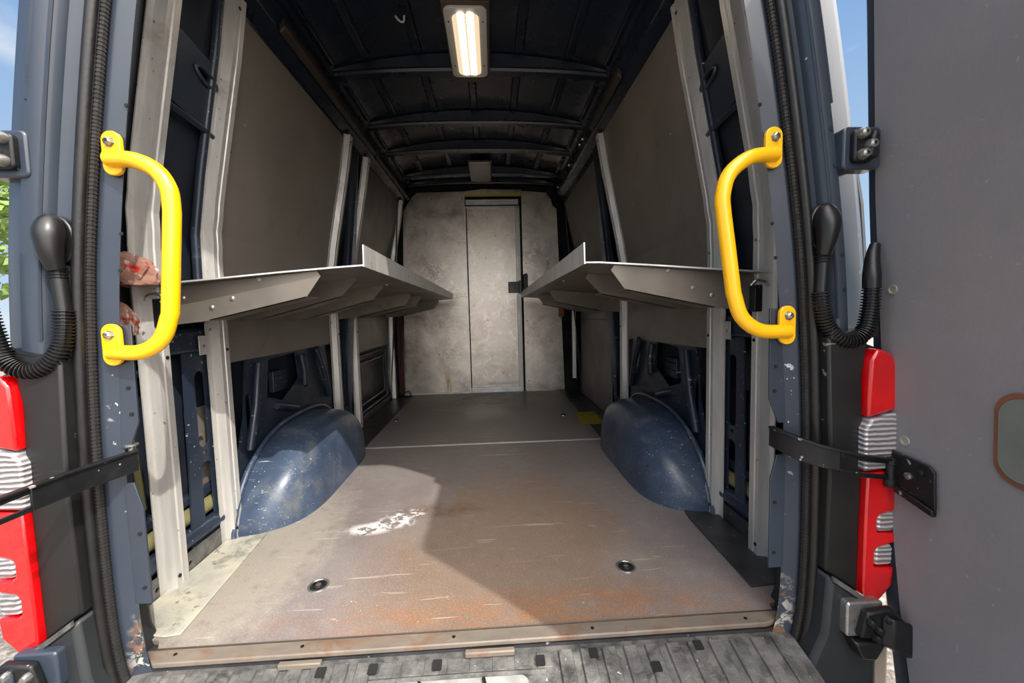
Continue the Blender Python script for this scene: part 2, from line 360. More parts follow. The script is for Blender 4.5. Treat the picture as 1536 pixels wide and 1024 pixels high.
SIDE = {-1: 'left', 1: 'right'}
walls = {}
for s in (-1, 1):
    w = struct('wall_'+SIDE[s], SIDE[s]+' inner side of the cargo bay in dark blue painted metal', 'wall'); walls[s] = w
    m = MB()
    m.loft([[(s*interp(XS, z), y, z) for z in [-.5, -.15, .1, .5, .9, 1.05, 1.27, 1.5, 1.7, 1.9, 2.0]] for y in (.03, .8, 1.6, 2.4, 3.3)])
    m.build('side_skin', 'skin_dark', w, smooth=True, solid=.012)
    fn = lambda u, v, q, s=s: (s*(interp(BASE, v)+.012+q), u, v)
    # slotted upright between the first two posts
    plate('wall_frame', [(.385, -.0), (.56, -.0), (.548, .3), (.545, .70), (.41, .70), (.40, .3)],
          [rrect(.452, .50, .37, .635, .023), rrect(.452, .50, .10, .32, .023), rrect(.465, .485, .345, .358, .005)], fn, .006, 'paint_in', w)
    # sheet around the wheel arch with its window
    plate('wall_frame', [(.60, .0), (.64, .25), (.70, .42), (.74, .66), (1.50, .68), (1.56, .40), (1.66, .22), (1.70, 0)],
          [[(.87, .46), (.90, .625), (1.15, .635), (1.17, .50), (1.10, .47), (1.0, .42)], rrect(1.22, 1.26, .44, .62, .015), rrect(.715, .75, .36, .5, .01)], fn, .006, 'paint_in', w)
    # pressed ridges on that sheet
    for a, b in (((.70, .28), (.80, .62)), ((1.18, .62), (1.20, .46)), ((.92, .41), (1.10, .36)), ((1.36, .64), (1.50, .34))):
        r = MB(); r.tube([(s*(.925-.0), a[0], a[1]), (s*.918, (a[0]+b[0])/2, (a[1]+b[1])/2), (s*.925, b[0], b[1])], .016, 10)
        r.build('pressed_ridge', 'paint_in', w, smooth=True)
    # uprights further in
    for y0, y1 in ((1.72, 1.86), (2.98, 3.02)):
        plate('wall_frame', [(y0, 0), (y1, 0), (y1, 1.93), (y0, 1.93)], [rrect(y0+.012, y1-.012, .2, .6, .01)] if y1-y0 > .1 else [], fn, .008, 'paint_in', w)
    # upper gusset with the slanted oval hole
    fu = lambda u, v, q, s=s: (s*(interp(BASE, v)+.008+q), u, v)
    ov = [(.47+.05*math.cos(a), 1.592+.017*math.sin(a)-.010*math.cos(a)) for a in (2*PI*k/16 for k in range(16))]
    r = MB(); r.tube([(s*(interp(BASE, v)-.002), u, v) for u, v in ov+ov[:1]], .006, 6); r.build('pressed_ridge', 'paint', w, smooth=True)
    plate('wall_gusset', [(.28, 1.60), (.36, 1.67), (.50, 1.65), (.61, 1.60), (.61, 1.43), (.46, 1.45), (.28, 1.48)], [ov], fu, .006, 'paint', w)
    r = MB(); r.tube([(s*interp(BASE, 1.45), .27, 1.45), (s*interp(BASE, 1.44), .45, 1.44), (s*interp(BASE, 1.42), .62, 1.42)], .010, 8); r.build('pressed_ridge', 'paint_in', w, smooth=True)
    r = MB()
    zz = [.8, .95, 1.1, 1.3, 1.5, 1.7, 1.9]
    r.tube([(s*(interp(BASE, z)+.004), .50, z) for z in zz], .014, 10); r.build('inner_rail', 'paint_in', w, smooth=True)
    r = MB(); r.tube([(s*(interp(BASE, z)+.006), .12-.03*math.sin((z-1)*3), z) for z in (.9, 1.05, 1.2, 1.35, 1.5, 1.7)], .022, 10); r.build('inner_rail', 'roof_paint', w, smooth=True)
    # rails along the wall
    r = MB(); r.box(*sorted((s*.935, s*.985)), .03, 3.12, .70, .78); r.build('wall_rail', 'paint_in', w, bevel=.012)
    r = MB(); r.box(*sorted((s*.935, s*.985)), .03, 3.12, -.03, .045); r.build('wall_rail', 'kick_dark', w, bevel=.004)
    fl = lambda u, v, q, s=s: (s*(.93+q), u, v)
    hs = [rrect(.09+.13*k, .105+.13*k, .02, .034, .006) for k in range(3)]
    plate('perforated_strip', [(.05, 0), (.57, 0), (.57, .062), (.05, .062)], hs, fl, .004, 'kick_dark' if s > 0 else 'sill', w)
    r = MB(); r.tube([(s*.95, .03, .095), (s*.958, .2, .09), (s*.955, .4, .09), (s*.95, .60, .092)], .028, 12); r.build('rounded_ledge', 'paint_in', w, smooth=True)
    r = MB(); r.tube([(s*.972, .04, .15), (s*.972, .3, .152), (s*.972, .6, .15)], .026, 12); lab(r.build('lower_tube', 'olive', w, smooth=True), 'olive wax-coated tube low in the wall')
    r = MB(); r.box(*sorted((s*.965, s*.995)), .03, .6, .185, .22); r.build('wall_rail', 'paint_in', w, bevel=.008)
    # stamped outer-skin stiffeners seen through the frame
    r = MB(); r.tube(smoothpath([(s*.985, .17, .56), (s*.985, .23, .53), (s*.985, .26, .40), (s*.985, .27, .25)]), .01, 8); r.build('pressed_ridge', 'olive' if s < 0 else 'paint_in', w, smooth=True)
    r = MB(); r.tube(smoothpath([(s*.965, .05, .40), (s*.965, .06, .60), (s*.965, .10, .65), (s*.965, .36, .66)]), .012, 8); r.build('pressed_ridge', 'paint_in', w, smooth=True)
    # ladder-like louvre seen through the slots
    r = MB()
    for k in range(5): r.box(*sorted((s*.972, s*.985)), .455+.02*(k % 2), .50+.02*(k % 2), .22+.06*k, .227+.06*k)
    r.build('louvre', 'panel' if s < 0 else 'plastic', w)
    r = MB(); r.box(*sorted((s*.985, s*.99)), .462, .56, .12, .50); r.build('louvre_backing', 'panel' if s < 0 else 'plastic', w)
    # recessed frame lines in the front section
    for (a, b, z0, z1) in ((2.06, 2.92, .06, .50), (2.14, 2.84, .12, .44)):
        r = MB(); r.tube([(s*.962, a, z0), (s*.962, b, z0), (s*.962, b, z1), (s*.962, a, z1), (s*.962, a, z0)], .012, 8); r.build('pressed_ridge', 'paint_in', w)
    r = MB(); r.box(*sorted((s*.965, s*.99)), .98, 1.10, .46, .56); r.box(*sorted((s*.958, s*.966)), .985, 1.095, .49, .50); r.box(*sorted((s*.958, s*.966)), .985, 1.095, .525, .535); r.build('vent_box', 'paint_in', w, bevel=.003)
    # cant rail where wall meets roof
    r = MB(); r.prism([(.80, 1.90), (.735, 1.93), (.715, 2.02), (.76, 2.06), (.82, 2.0)], lambda u, v, q, s=s: (s*u, q, v), .06, 3.14)
    r.build('cant_rail', 'roof_paint', w, bevel=.01)
    for y in (1.30, 1.42, 1.86, 1.95, 2.34, 2.9):
        r = MB(); r.lathe((s*.722, y, 1.975), [(.001, .014), (.009, .012), (.011, 0)], (-s, 0, 0), 8); r.build('bolt', 'steel', w, smooth=True)

ceil = struct('ceiling', 'dark blue-black ribbed metal roof of the cargo bay', 'ceiling')
def roofz(x): return 2.155-.10*(abs(x)/.77)**2.2
xs = [-.77+.077*k for k in range(21)]
m = MB(); m.loft([[(x, y, roofz(x)-(.06 if abs(x) > .76 else 0)) for x in xs] for y in (-.04, .8, 1.6, 2.4, 3.3)])
m.build('roof_skin', 'roof_paint', ceil, smooth=True, solid=.01)
for y in (.28, 1.28, 1.86, 2.31, 2.86, 3.10):
    m = MB(); secs = []
    for x in [-.74+.074*k for k in range(21)]:
        z = 2.071-.031*(abs(x)/.74)**2.5; zt = roofz(x)-.012
        secs.append([(x, y-.05, zt), (x, y-.045, z+.012), (x, y-.028, z+.012), (x, y-.022, z), (x, y+.022, z), (x, y+.028, z+.012), (x, y+.045, z+.012), (x, y+.05, zt)])
    m.loft(secs, True, True); m.build('roof_beam', 'roof_paint', ceil, smooth=True)
for x in (-.70, -.53, -.27, -.01, .245, .50, .70):
    for a, b in ((.36, 1.2), (1.36, 1.78), (1.94, 2.23), (2.39, 2.78), (2.94, 3.04)):
        z = roofz(x)-.006; m = MB()
        m.hexa([(x-.026, a, z), (x-.018, a+.01, z-.013), (x+.018, a+.01, z-.013), (x+.026, a, z)], [(x-.026, b, z), (x-.018, b-.01, z-.013), (x+.018, b-.01, z-.013), (x+.026, b, z)])
        m.build('roof_rib', 'roof_paint', ceil, bevel=.004)
for x, y in ((-.27, 2.0), (.3, 2.0), (0, 1.5), (.62, 1.3)):
    m = MB(); m.lathe((x, y, roofz(x)-.016), [(.001, -.012), (.008, -.01), (.010, 0)], n=8); m.build('bolt', 'steel', ceil, smooth=True)
m = MB(); m.box(-.55, .55, -.05, .04, 1.90, 2.12); m.build('door_header', 'paint', ceil, bevel=.02)

floor = struct('floor', 'worn brown-grey plywood floor of the cargo bay', 'floor')
m = MB(); m.box(-.93, .93, .0, 3.2, -.06, -.014); m.build('subfloor', 'kick_dark', floor)
f1 = MB(); f1.prism([(-.775, .034), (-.80, .07), (-.915, .09), (-.915, 1.505), (.915, 1.505), (.915, .09), (.80, .07), (.79, .036)], lambda u, v, q: (u, v, q), -.014, 0)
f1.build('floor_panel', 'floor', floor, bevel=.002)
f2 = MB(); f2.box(-.74, .74, 1.52, 3.14, -.014, 0); f2.build('floor_panel', 'floor', floor, bevel=.002)
for s in (-1, 1):
    m = MB(); m.box(*sorted((s*.745, s*.925)), 1.52, 3.14, -.014, -.003); m.build('floor_edge_strip', 'kick_dark', floor, bevel=.002)
m = MB(); m.box(-.76, .76, 1.503, 1.522, -.012, .002); lab(m.build('joint_strip', 'alu_bright', floor), 'thin bright metal joint strip')

trim = struct('trim_1', 'brown dusty metal edging strip along the rear edge of the floor', 'trim')
m = MB(); m.prism([(-.785, .02), (-.755, -.006), (.745, .0), (.785, .012), (.80, .040), (-.80, .036)], lambda u, v, q: (u, v, q), -.010, .003); m.build('edge_strip', 'trim', trim, bevel=.003)
m = MB(); m.tube([(-.78, .037, .003), (.0, .039, .003), (.79, .041, .0025)], .002, 6); m.build('rust_line', 'conduit', trim)
for x in (-.72, -.42, -.05, .30, .70):
    m = MB(); m.lathe((x, .018, .003), [(.0045, 0), (.004, .0015), (.001, .002)], n=10); m.build('screw', 'blackmetal', trim, smooth=True)
for x0, x1 in ((-.46, -.36), (-.02, .10)):
    m = MB(); m.box(x0, x1, -.024, -.01, -.02, -.006); m.build('broken_edge', 'trim', trim, bevel=.003)

sill = struct('trim_2', 'worn ribbed metal and rubber loading sill below the floor edge', 'sill')
m = MB(); m.loft([[(x, y, z) for x in (-.80, -.4, 0, .4, .80)] for y, z in ((.05, -.022), (-.02, -.026), (-.10, -.046), (-.16, -.070), (-.20, -.12), (-.21, -.4))]); m.build('sill_plate', 'sill', sill, solid=.006)
def sz(y): return interp([(-.2, -.12), (-.16, -.070), (-.10, -.046), (-.02, -.026), (.05, -.022)], y)
k = 0; x = -.76
while x < .74:
    if not (-.23 < x < .16):
        m = MB(); m.loft([[(x, y, sz(y)-.002), (x+.004, y, sz(y)+.010), (x+.036, y, sz(y)+.010), (x+.040, y, sz(y)-.002)] for y in (-.018, -.05, -.09, -.13, -.155)], True, True)
        m.build('sill_rib', 'sill', sill, bevel=.001)
    else:
        m = MB(); m.loft([[(x, y, sz(y)-.002), (x+.003, y, sz(y)+.005), (x+.037, y, sz(y)+.005), (x+.040, y, sz(y)-.002)] for y in (-.018, -.05)], True, True)
        m.build('sill_rib', 'sill', sill, bevel=.001)
    x += .0535; k += 1
m = MB(); m.tube([(-.24, -.058, sz(-.058)+.003), (0, -.056, sz(-.056)+.003), (.17, -.058, sz(-.058)+.003)], .006, 8); m.build('sill_ridge', 'sill', sill, smooth=True)
m = MB(); m.prism(rrect(-.21, .13, -.15, -.062, .02), lambda u, v, q: (u, v, sz(v)+q), 0, .006); lab(m.build('latch_plate', 'sill_white', sill, bevel=.002), 'pale worn metal latch plate')
m = MB(); m.tube(smoothpath([(-.12, -.07, -.026), (-.13, -.11, -.038), (-.09, -.14, -.05), (0, -.14, -.05), (.03, -.1, -.036), (.025, -.07, -.026)]), .004, 8); m.build('latch_loop', 'blackmetal', sill, smooth=True)
for x, y in ((-.355, -.035), (-.235, -.035), (-.085, -.035), (.16, -.04), (.29, -.032), (.43, -.07), (.55, -.03)):
    m = MB(); m.prism(rrect(x-.011, x+.011, y-.011, y+.011, .003), lambda u, v, q: (u, v, sz(v)+q), .009, .0115); m.build('square_hole', 'hole', sill)

# front bulkhead ("wall_back"), sliding door in it
bk = struct('wall_back', 'galvanised sheet bulkhead at the far end of the cargo bay', 'wall')
fb = lambda u, v, q: (u, 3.15+q, v)
m = MB(); m.prism([(-.85, .0), (-.17, .0), (-.172, 2.02), (-.64, 2.012), (-.70, 1.96), (-.785, 1.83)], fb, 0, .006); m.build('bulkhead_sheet', 'bulk', bk, bevel=.001)
m = MB(); m.prism([(.392, .0), (.80, .0), (.775, .9), (.745, 1.84), (.705, 1.87), (.69, 1.93), (.64, 2.00), (.392, 2.02)], fb, 0, .006); m.build('bulkhead_sheet', 'bulk', bk, bevel=.001)
m = MB(); m.prism([(-.172, 1.985), (.392, 1.985), (.392, 2.03), (0, 2.04), (-.172, 2.02)], fb, .0, .006); m.build('bulkhead_sheet', 'bulk', bk)
m = MB(); m.prism([(-.99, -.06), (.99, -.06), (.99, 1.1), (.86, 1.98), (.72, 2.13), (.3, 2.16), (-.3, 2.16), (-.72, 2.13), (-.86, 1.98), (-.99, 1.1)], fb, .06, .08); m.build('dark_end_cap', 'hole', bk)  # dark end cap added behind the bulkhead to keep sky light out
m = MB(); m.box(-.17, .385, 3.138, 3.149, 1.966, 1.992); lab(m.build('header_tape', 'yellow_tape', bk), 'yellow tape strip over the sliding door')
for x0, x1 in ((-.84, -.172), (.40, .70)):
    m = MB(); m.box(x0, x1, 3.12, 3.15, .0, .012); m.build('foot_angle', 'alu', bk, bevel=.001)
for x, z in ((-.70, 1.93), (-.50, 1.95), (-.20, 1.95), (.66, 1.95), (.43, 1.9), (.425, 1.55), (.425, 1.3), (.425, .98), (.425, .72), (.425, .5), (.425, .1), (-.24, .06), (.77, .9)):
    m = MB(); m.lathe((x, 3.15, z), [(.006, 0), (.005, .003), (.001, .004)], (0, -1, 0), 8); m.build('rivet', 'blackmetal', bk, smooth=True)
dr = struct('door_1', 'galvanised sliding door in the far bulkhead', 'door')
fd = lambda u, v, q: (u, 3.165+q, v)
m = MB(); m.box(-.165, .375, 3.165, 3.175, .05, 1.86); m.build('door_sheet', 'bulk', dr)
m = MB(); m.box(-.168, -.158, 3.155, 3.163, .05, 1.86); m.build('edge_gap', 'hole', dr)
m = MB(); m.box(.325, .37, 3.15, 3.168, .05, 1.87); m.build('door_stile', 'alu', dr, bevel=.002)
m = MB(); m.box(-.178, -.168, 3.140, 3.168, .0, 1.87); m.build('door_stile', 'alu_bright', dr)
m = MB(); m.box(-.165, .37, 3.150, 3.166, 1.855, 1.875); m.build('door_rail', 'alu_bright', dr, bevel=.001)
m = MB(); m.box(-.165, .36, 3.145, 3.162, 1.885, 1.94); m.box(-.165, .36, 3.135, 3.15, 1.925, 1.935); m.build('top_track', 'alu_bright', dr, bevel=.002)
m = MB(); m.box(-.165, .37, 3.14, 3.16, .012, .05); m.box(-.165, .37, 3.12, 3.16, .0, .014); m.box(-.165, .37, 3.128, 3.15, .028, .034); m.build('bottom_track', 'alu_bright', dr, bevel=.002)
m = MB(); m.box(0.0, .31, 3.158, 3.166, .075, .10); m.build('wear_strip', 'alu', dr, bevel=.002)
m = MB(); m.box(.372, .391, 3.16, 3.18, .0, 1.96); m.build('gap_shade_strip', 'hole', dr)  # solid dark strip standing for the shade in the gap beside the door
m = MB(); m.box(.24, .345, 3.125, 3.15, 1.01, 1.12); m.box(.345, .372, 3.11, 3.15, 1.0, 1.13); lk = m.build('lock_case', 'plastic', dr, bevel=.003); lab(lk, 'black door lock case')
for x in (.252, .32):
    for z in (1.025, 1.105):
        m = MB(); m.lathe((x, 3.125, z), [(.005, 0), (.004, .003), (.001, .004)], (0, -1, 0), 8); m.build('screw', 'steel', lk, smooth=True)
m = MB(); m.prism(rrect(.392, .438, 1.03, 1.20, .02), fb, -.03, -.004); hd = m.build('catch', 'blackmetal', dr, bevel=.004)
m = MB(); m.tube(smoothpath([(.404, 3.115, 1.05), (.402, 3.105, 1.12), (.410, 3.105, 1.18), (.425, 3.105, 1.18), (.43, 3.105, 1.12), (.42, 3.11, 1.05), (.43, 3.1, 1.0)]), .005, 8); lab(m.build('catch_lever', 'steel', dr, smooth=True), 'bright metal catch lever')

# ------------------------------------------------------------------ the van body around the rear opening
RIM = smoothpath([(0, 1.905, 0), (.30, 1.90, 0), (.50, 1.87, 0), (.575, 1.80, 0), (.62, 1.68, 0), (.663, 1.49, 0), (.70, 1.28, 0), (.733, 1.06, 0), (.755, .87, 0), (.773, .60, 0), (.780, .36, 0), (.779, .14, 0), (.768, .01, 0), (.742, -.06, 0), (.68, -.105, 0), (.56, -.125, 0)], 5)
NRM = []
for i, p in enumerate(RIM):
    d = (RIM[min(i+1, len(RIM)-1)]-RIM[max(i-1, 0)]).normalized(); NRM.append(Vector((-d.y, d.x, 0)))
def rimpt(i, off, y, s): 
    q = RIM[i]+NRM[i]*off
    return (s*q.x, y, q.y)
van = thing('van_body', 'dark blue van body around the open rear doorway', 'van', (0, 0, -.65))
I0 = 0
for s in (-1, 1):
    prof = [(.010, .012), (.0, .0), (.040, -.006), (.048, -.008), (.062, -.016), (.076, -.016), (.104, -.026), (.112, -.046), (.118, -.050), (.152, -.048), (.158, -.040), (.19, -.034), (.214, -.012), (.222, .02), (.226, .07)]
    if s > 0: prof = [(.010, .012), (.0, .0), (.040, -.006), (.048, -.008), (.062, -.014), (.072, -.012), (.098, -.012), (.108, -.034), (.114, -.038), (.135, -.036), (.142, -.028), (.19, -.014), (.222, .01), (.228, .04), (.23, .07)]
    m = MB(); secs = []
    for i in range(len(RIM)):
        lim = 9 if RIM[i].y < .0 else 99
        secs.append([rimpt(i, min(a, .12) if RIM[i].y < -.03 else a, b, s) for a, b in prof])
    m.loft(secs); 
    pl = m.build('rear_pillar', 'paint_worn', van, smooth=True)
    q = pl.modifiers.new('s', 'SOLIDIFY'); q.thickness = .002; q.offset = 0
    # inner flange doubler with chamfered ends
    fp = lambda u, v, q, s=s: (s*u, q, v)
    for pts in ([(.735, .80), (.760, .80), (.776, .60), (.780, .52), (.762, .52), (.738, .58)], [(.76, .44), (.782, .44), (.782, .15), (.745, .15), (.745, .38)]):
        m = MB(); m.prism(pts, fp, -.002, .003); m.build('flange_plate', 'paint', van, bevel=.001)
    for x, z in ((.752, .66), (.750, .60), (.757, .32), (.757, .19), (.735, 1.0), (.70, 1.27), (.745, .92)):
        m = MB(); m.lathe((s*x, -.003, z), [(.0045, 0), (.004, .002), (.001, .002)], (0, -1, 0), 8); m.build('flange_hole', 'hole', van)
    # weather seal: ribbed inner strip and smooth bulb
    m = MB(); m.tube([rimpt(i, .059, -.027, s) for i in range(len(RIM))], .0115, 10); m.build('weather_seal', 'rubber', van, smooth=True)
    m = MB(); m.tube([rimpt(i, .0505, -.022, s) for i in range(len(RIM))], .004, 8); m.build('weather_seal', 'rubber', van, smooth=True)
    m = MB()
    NR = 0
    L = [Vector(rimpt(i, .0445, -.016, s)) for i in range(len(RIM))]
    m.tube(L, .0078, 8)
    acc = 0
    for i in range(len(L)-1):
        seg = L[i+1]-L[i]; n = max(1, int(seg.length/.0075))
        for k in range(n):
            c = L[i]+seg*(k/n); d = seg.normalized()
            m.tube([c-d*.0016, c+d*.0016], .0092, 8)
    m.build('seal_grip', 'rubber_rib', van)
    # black cladding under the shoulder, with its shadow-gap top lip
    m = MB()
    cl = [(.832, .735), (.86, .722), (.93, .735), (.918, .64), (.925, .50), (.925, .115), (.842, .175), (.846, .45)]
    m.prism(cl, fp, -.060, .0); m.build('corner_cladding', 'clad', van, bevel=.006)
    m = MB(); m.band([(s*.835, -.050, .742), (s*.87, -.054, .728), (s*.95, -.048, .745)], .03, .03, (0, 0, 1)); m.build('cladding_lip', 'plastic', van, bevel=.006)
    # bumper corner
    m = MB(); m.prism([(.842, .170), (.928, .110), (.965, .085), (.975, -.45), (.45, -.45), (.50, -.155), (.64, -.15), (.74, -.115), (.80, -.05), (.832, .03)], fp, -.075, .10)
    m.build('bumper_corner', 'bumper', van, bevel=.012)
    m = MB(); m.prism([(.975, .07), (1.01, .05), (1.02, -.45), (.975, -.45)], fp, -.06, .35); m.build('bumper_side', 'side_dust', van, bevel=.01)
    m = MB(); m.band([(s*.845, -.078, .168), (s*.93, -.078, .108)], .012, .006, (0, 0, 1)); m.build('bumper_seam', 'sill', van)
m = MB(); m.box(-.62, .62, -.24, -.21, -.45, -.13); m.build('bumper_middle', 'bumper', van, bevel=.01)
# long pressed ribs and drip edge on the two corner posts
for s in (-1, 1):
    idx = [i for i in range(len(RIM)) if .76 < RIM[i].y < 1.85]
    m = MB(); m.tube([rimpt(i, .113 if s < 0 else .110, -.050 if s < 0 else -.038, s) for i in idx], .0035, 6); m.build('pressed_rib', 'paint', van, smooth=True)
    m = MB(); m.tube([rimpt(i, .150 if s < 0 else .140, -.049 if s < 0 else -.034, s) for i in idx if RIM[i].y > 1.2], .003, 6); m.build('pressed_rib', 'paint', van, smooth=True)
    if s > 0:
        for z in (1.2, 1.12, 1.0, .92, .84):
            x = interp([(.6, .773), (.87, .755), (1.06, .733), (1.28, .70), (1.49, .663)], z)+.13
            m = MB(); m.lathe((x, -.036, z), [(.006, 0), (.005, .003), (.001, .003)], (0, -1, 0), 10); m.build('clip_hole', 'paint_in', van, smooth=True)

# ------------------------------------------------------------------ tail lights
for s in (-1, 1):
    t = thing('tail_light', ('sunlit red and clear tail light on the left rear corner of the van' if s < 0 else 'saturated red and clear tail light beside the open right door'), 'tail light', (s*.96, -.03, .12))
    def seg(name, pts, mat, y0=-.075, y1=.02, bev=.006):
        m = MB(); m.prism(pts, lambda u, v, q, s=s: (s*u, q, v), y0, y1); return m.build(name, mat, t, bevel=bev)
    seg('lamp_housing', [(.916, .115), (.975, .10), (1.005, .14), (1.01, .45), (1.0, .64), (.975, .70), (.935, .715), (.918, .66), (.925, .4)], 'plastic', -.045, .12)
    seg('red_lens', [(.920, .545), (.998, .565), (.995, .64), (.975, .690), (.940, .705), (.922, .68)], 'red')
    seg('clear_lens', [(.914, .420), (1.004, .425), (1.0, .560), (.928, .542), (.912, .522)], 'clear', -.078)
    b = [(.922, .12), (.965, .105), (.995, .14), (.998, .185), (.955, .185), (.950, .192), (.950, .225), (.957, .235), (1.0, .245), (1.0, .268), (.960, .268), (.953, .276), (.953, .306), (.960, .314), (1.003, .325), (1.004, .42), (.924, .415)]
    seg('red_lens', b, 'red')
    seg('clear_lens', rrect(.953, .998, .188, .238, .01), 'clear', -.072)
    seg('clear_lens', rrect(.956, 1.0, .271, .318, .01), 'clear', -.072)

# ------------------------------------------------------------------ grab handles
HANDLE = {}
HANDLE[-1] = ((1.167, .758, .731, .769), [(-.735, -.016, 1.154), (-.676, -.027, 1.147), (-.632, -.028, 1.125), (-.609, -.028, 1.087), (-.606, -.028, 1.038), (-.627, -.028, .824), (-.650, -.028, .769), (-.695, -.027, .742), (-.769, -.016, .742)])
HANDLE[1] = ((1.170, .760, .729, .771), [(.731, -.016, 1.154), (.664, -.027, 1.143), (.616, -.028, 1.108), (.600, -.028, 1.059), (.602, -.028, 1.021), (.628, -.028, .838), (.648, -.028, .783), (.694, -.027, .750), (.772, -.016, .745)])
for s in (-1, 1):
    t = thing('grab_handle', 'yellow tubular grab handle bolted to the %s edge of the doorway' % SIDE[s], 'grab handle', (s*.75, -.01, .75))
    HP = HANDLE[s]; zt, zb, xt, xb = HP[0]
    A = smoothpath(HP[1][:5], 5); B = smoothpath(HP[1][5:], 5)
    m = MB(); m.tube(A+B, .0165, 18); m.build('bar', 'yellow', t, smooth=True)
    for z, x in ((zt, xt), (zb, xb)):
        m = MB(); m.prism(rrect(x-.021, x+.019, z-.046, z+.046, .0195, 8), lambda u, v, q, s=s: (s*u, q, v), -.016, -.006)
        mp = m.build('mounting_plate', 'yellow', t, bevel=.002)
        m = MB(); m.lathe((s*x, -.014, z+.022), [(.011, 0), (.011, .003), (.0085, .003), (.0085, .010), (.005, .012), (.005, .006)], (0, -1, 0), 6); m.build('bolt', 'steel', mp)

# ------------------------------------------------------------------ door hinges
for s in (-1, 1):
    dark = 'on the left corner post' if s < 0 else 'on the right corner post beside the open door'
    t = part_empty('door_hinge', van)
    fp = lambda u, v, q, s=s: (s*u, q, v)
    m = MB(); m.prism(rrect(.858, .945, 1.105, 1.198, .012), fp, -.055, -.02); m.build('hinge_seat', 'paint', t, bevel=.004)
    m = MB(); m.prism(rrect(.872, .945 if s < 0 else .918, 1.118, 1.188, .010), fp, -.068, -.05); m.build('hinge_plate', 'blackmetal', t, bevel=.004)
    m = MB(); m.prism([(.90, 1.125), (.96, 1.12), (.965, 1.17), (.93, 1.182), (.905, 1.165)] if s < 0 else [(.895, 1.125), (.915, 1.12), (.92, 1.17), (.91, 1.182), (.90, 1.165)], fp, -.082, -.066); m.build('hinge_arm', 'blackmetal', t, bevel=.005)
    for x, z in ((.886, 1.176), (.905, 1.152), (.889, 1.132)):
        m = MB(); m.lathe((s*x, -.068, z), [(.012, 0), (.012, .006), (.009, .014), (.004, .016), (.004, .008)], (0, -1, 0), 12); m.build('bolt', 'steel', t, smooth=True)
    t = part_empty('door_hinge', van)
    m = MB(); m.prism(rrect(.868, .955, .035, .118, .008), fp, -.094, -.07); m.build('hinge_seat', 'paint' if s < 0 else 'steel', t, bevel=.004)
    m = MB(); m.prism([(.885, .045), (.95, .04), (.99, .02), (1.0, .07), (.96, .112), (.90, .105)], fp, -.112, -.094); m.build('hinge_plate', 'blackmetal', t, bevel=.005)
    m = MB(); m.hexa([(s*.93, -.112, .03), (s*.93, -.112, .10), (s*.95, -.13, .10), (s*.95, -.13, .03)], [(s*1.02, -.09, -.03), (s*1.02, -.09, .06), (s*1.04, -.11, .06), (s*1.04, -.11, -.03)]); m.build('hinge_arm', 'paint' if s < 0 else 'blackmetal', t, bevel=.006)
    m = MB(); m.prism([(.875, .033), (.955, .03), (.93, -.015), (.895, -.01)], fp, -.11, -.07); m.build('hinge_cover', 'plastic', t, bevel=.006)
    for x, z in ((.905, .085), (.925, .065), (.945, .09), (.92, .048)):
        m = MB(); m.lathe((s*x, -.112, z), [(.010, 0), (.010, .005), (.007, .012), (.001, .013)], (0, -1, 0), 8); m.build('bolt', 'steel' if s < 0 else 'blackmetal', t, smooth=True)

# ------------------------------------------------------------------ corrugated cable conduits
def hose(s, pts, label):
    t = thing('cable_conduit', label, 'conduit', (s*.83, -.03, .72))
    x0 = .832 if s < 0 else .826
    # rounded elbow boot
    m = MB(); prof = []
    for k in range(15):
        u = k/14; z = 1.035-u*.115
        r = .0255*math.sqrt(max(0, 1-(1-min(u/.42, 1))**2)) if u < .42 else .0255-(u-.42)*.019
        prof.append((s*(x0+.004*math.cos(u*3)), -.040-.018*math.sin(u*2.4), z, max(r, .002)))
    m.tube([p[:3] for p in prof], [p[3] for p in prof], 16); m.build('elbow_boot', 'plastic', t, smooth=True)
    m = MB(); m.prism([(x0+(.036 if s < 0 else .029)*math.cos(a)+(.006 if s < 0 else .003), .982+.052*math.sin(a)) for a in (2*PI*k/20 for k in range(20))], lambda u, v, q: (s*u, q, v), -.038, -.024); m.build('base_flange', 'plastic', t, bevel=.003)
    m = MB(); m.tube([(s*x0, -.045, .90), (s*(x0-.003), -.045, .83)], .0135, 16); m.build('smooth_sleeve', 'plastic', t, smooth=True)
    def bellow(path, r0, r1, pitch):
        P = smoothpath(path, 12); out = []; rr = []; d = 0
        L = [0]
        for a, b in zip(P, P[1:]): L.append(L[-1]+(b-a).length)
        n = int(L[-1]/pitch)*4; j = 0
        for k in range(n+1):
            q = L[-1]*k/n
            while j < len(P)-2 and L[j+1] < q: j += 1
            f = (q-L[j])/max(1e-9, L[j+1]-L[j]); out.append(P[j].lerp(P[j+1], f)); rr.append((r0, r1, r1, r0)[k % 4])
        m = MB(); m.tube(out, rr, 14); return m
    bellow([(s*(x0+.001), -.045, .925), (s*x0, -.045, .90)], .0125, .0155, .0055).build('bellows', 'plastic', t)
    bellow(pts, .0135, .0185, .0068).build('bellows', 'plastic', t)
hose(-1, [(-.829, -.045, .835), (-.829, -.048, .80), (-.836, -.052, .755), (-.860, -.058, .722), (-.895, -.064, .713), (-.925, -.07, .735), (-.938, -.075, .79), (-.946, -.08, .87), (-.95, -.085, .96)], 'black corrugated cable conduit curling on the left corner post')
hose(1, [(.823, -.045, .835), (.825, -.048, .80), (.838, -.050, .755), (.862, -.056, .728), (.892, -.06, .724), (.916, -.062, .745), (.926, -.062, .79), (.929, -.062, .84)], 'black corrugated cable conduit running to the open right door')
bpy.data.objects['cable_conduit.001']['label'] = 'black corrugated cable conduit running to the open right door'
t = bpy.data.objects['cable_conduit.001']
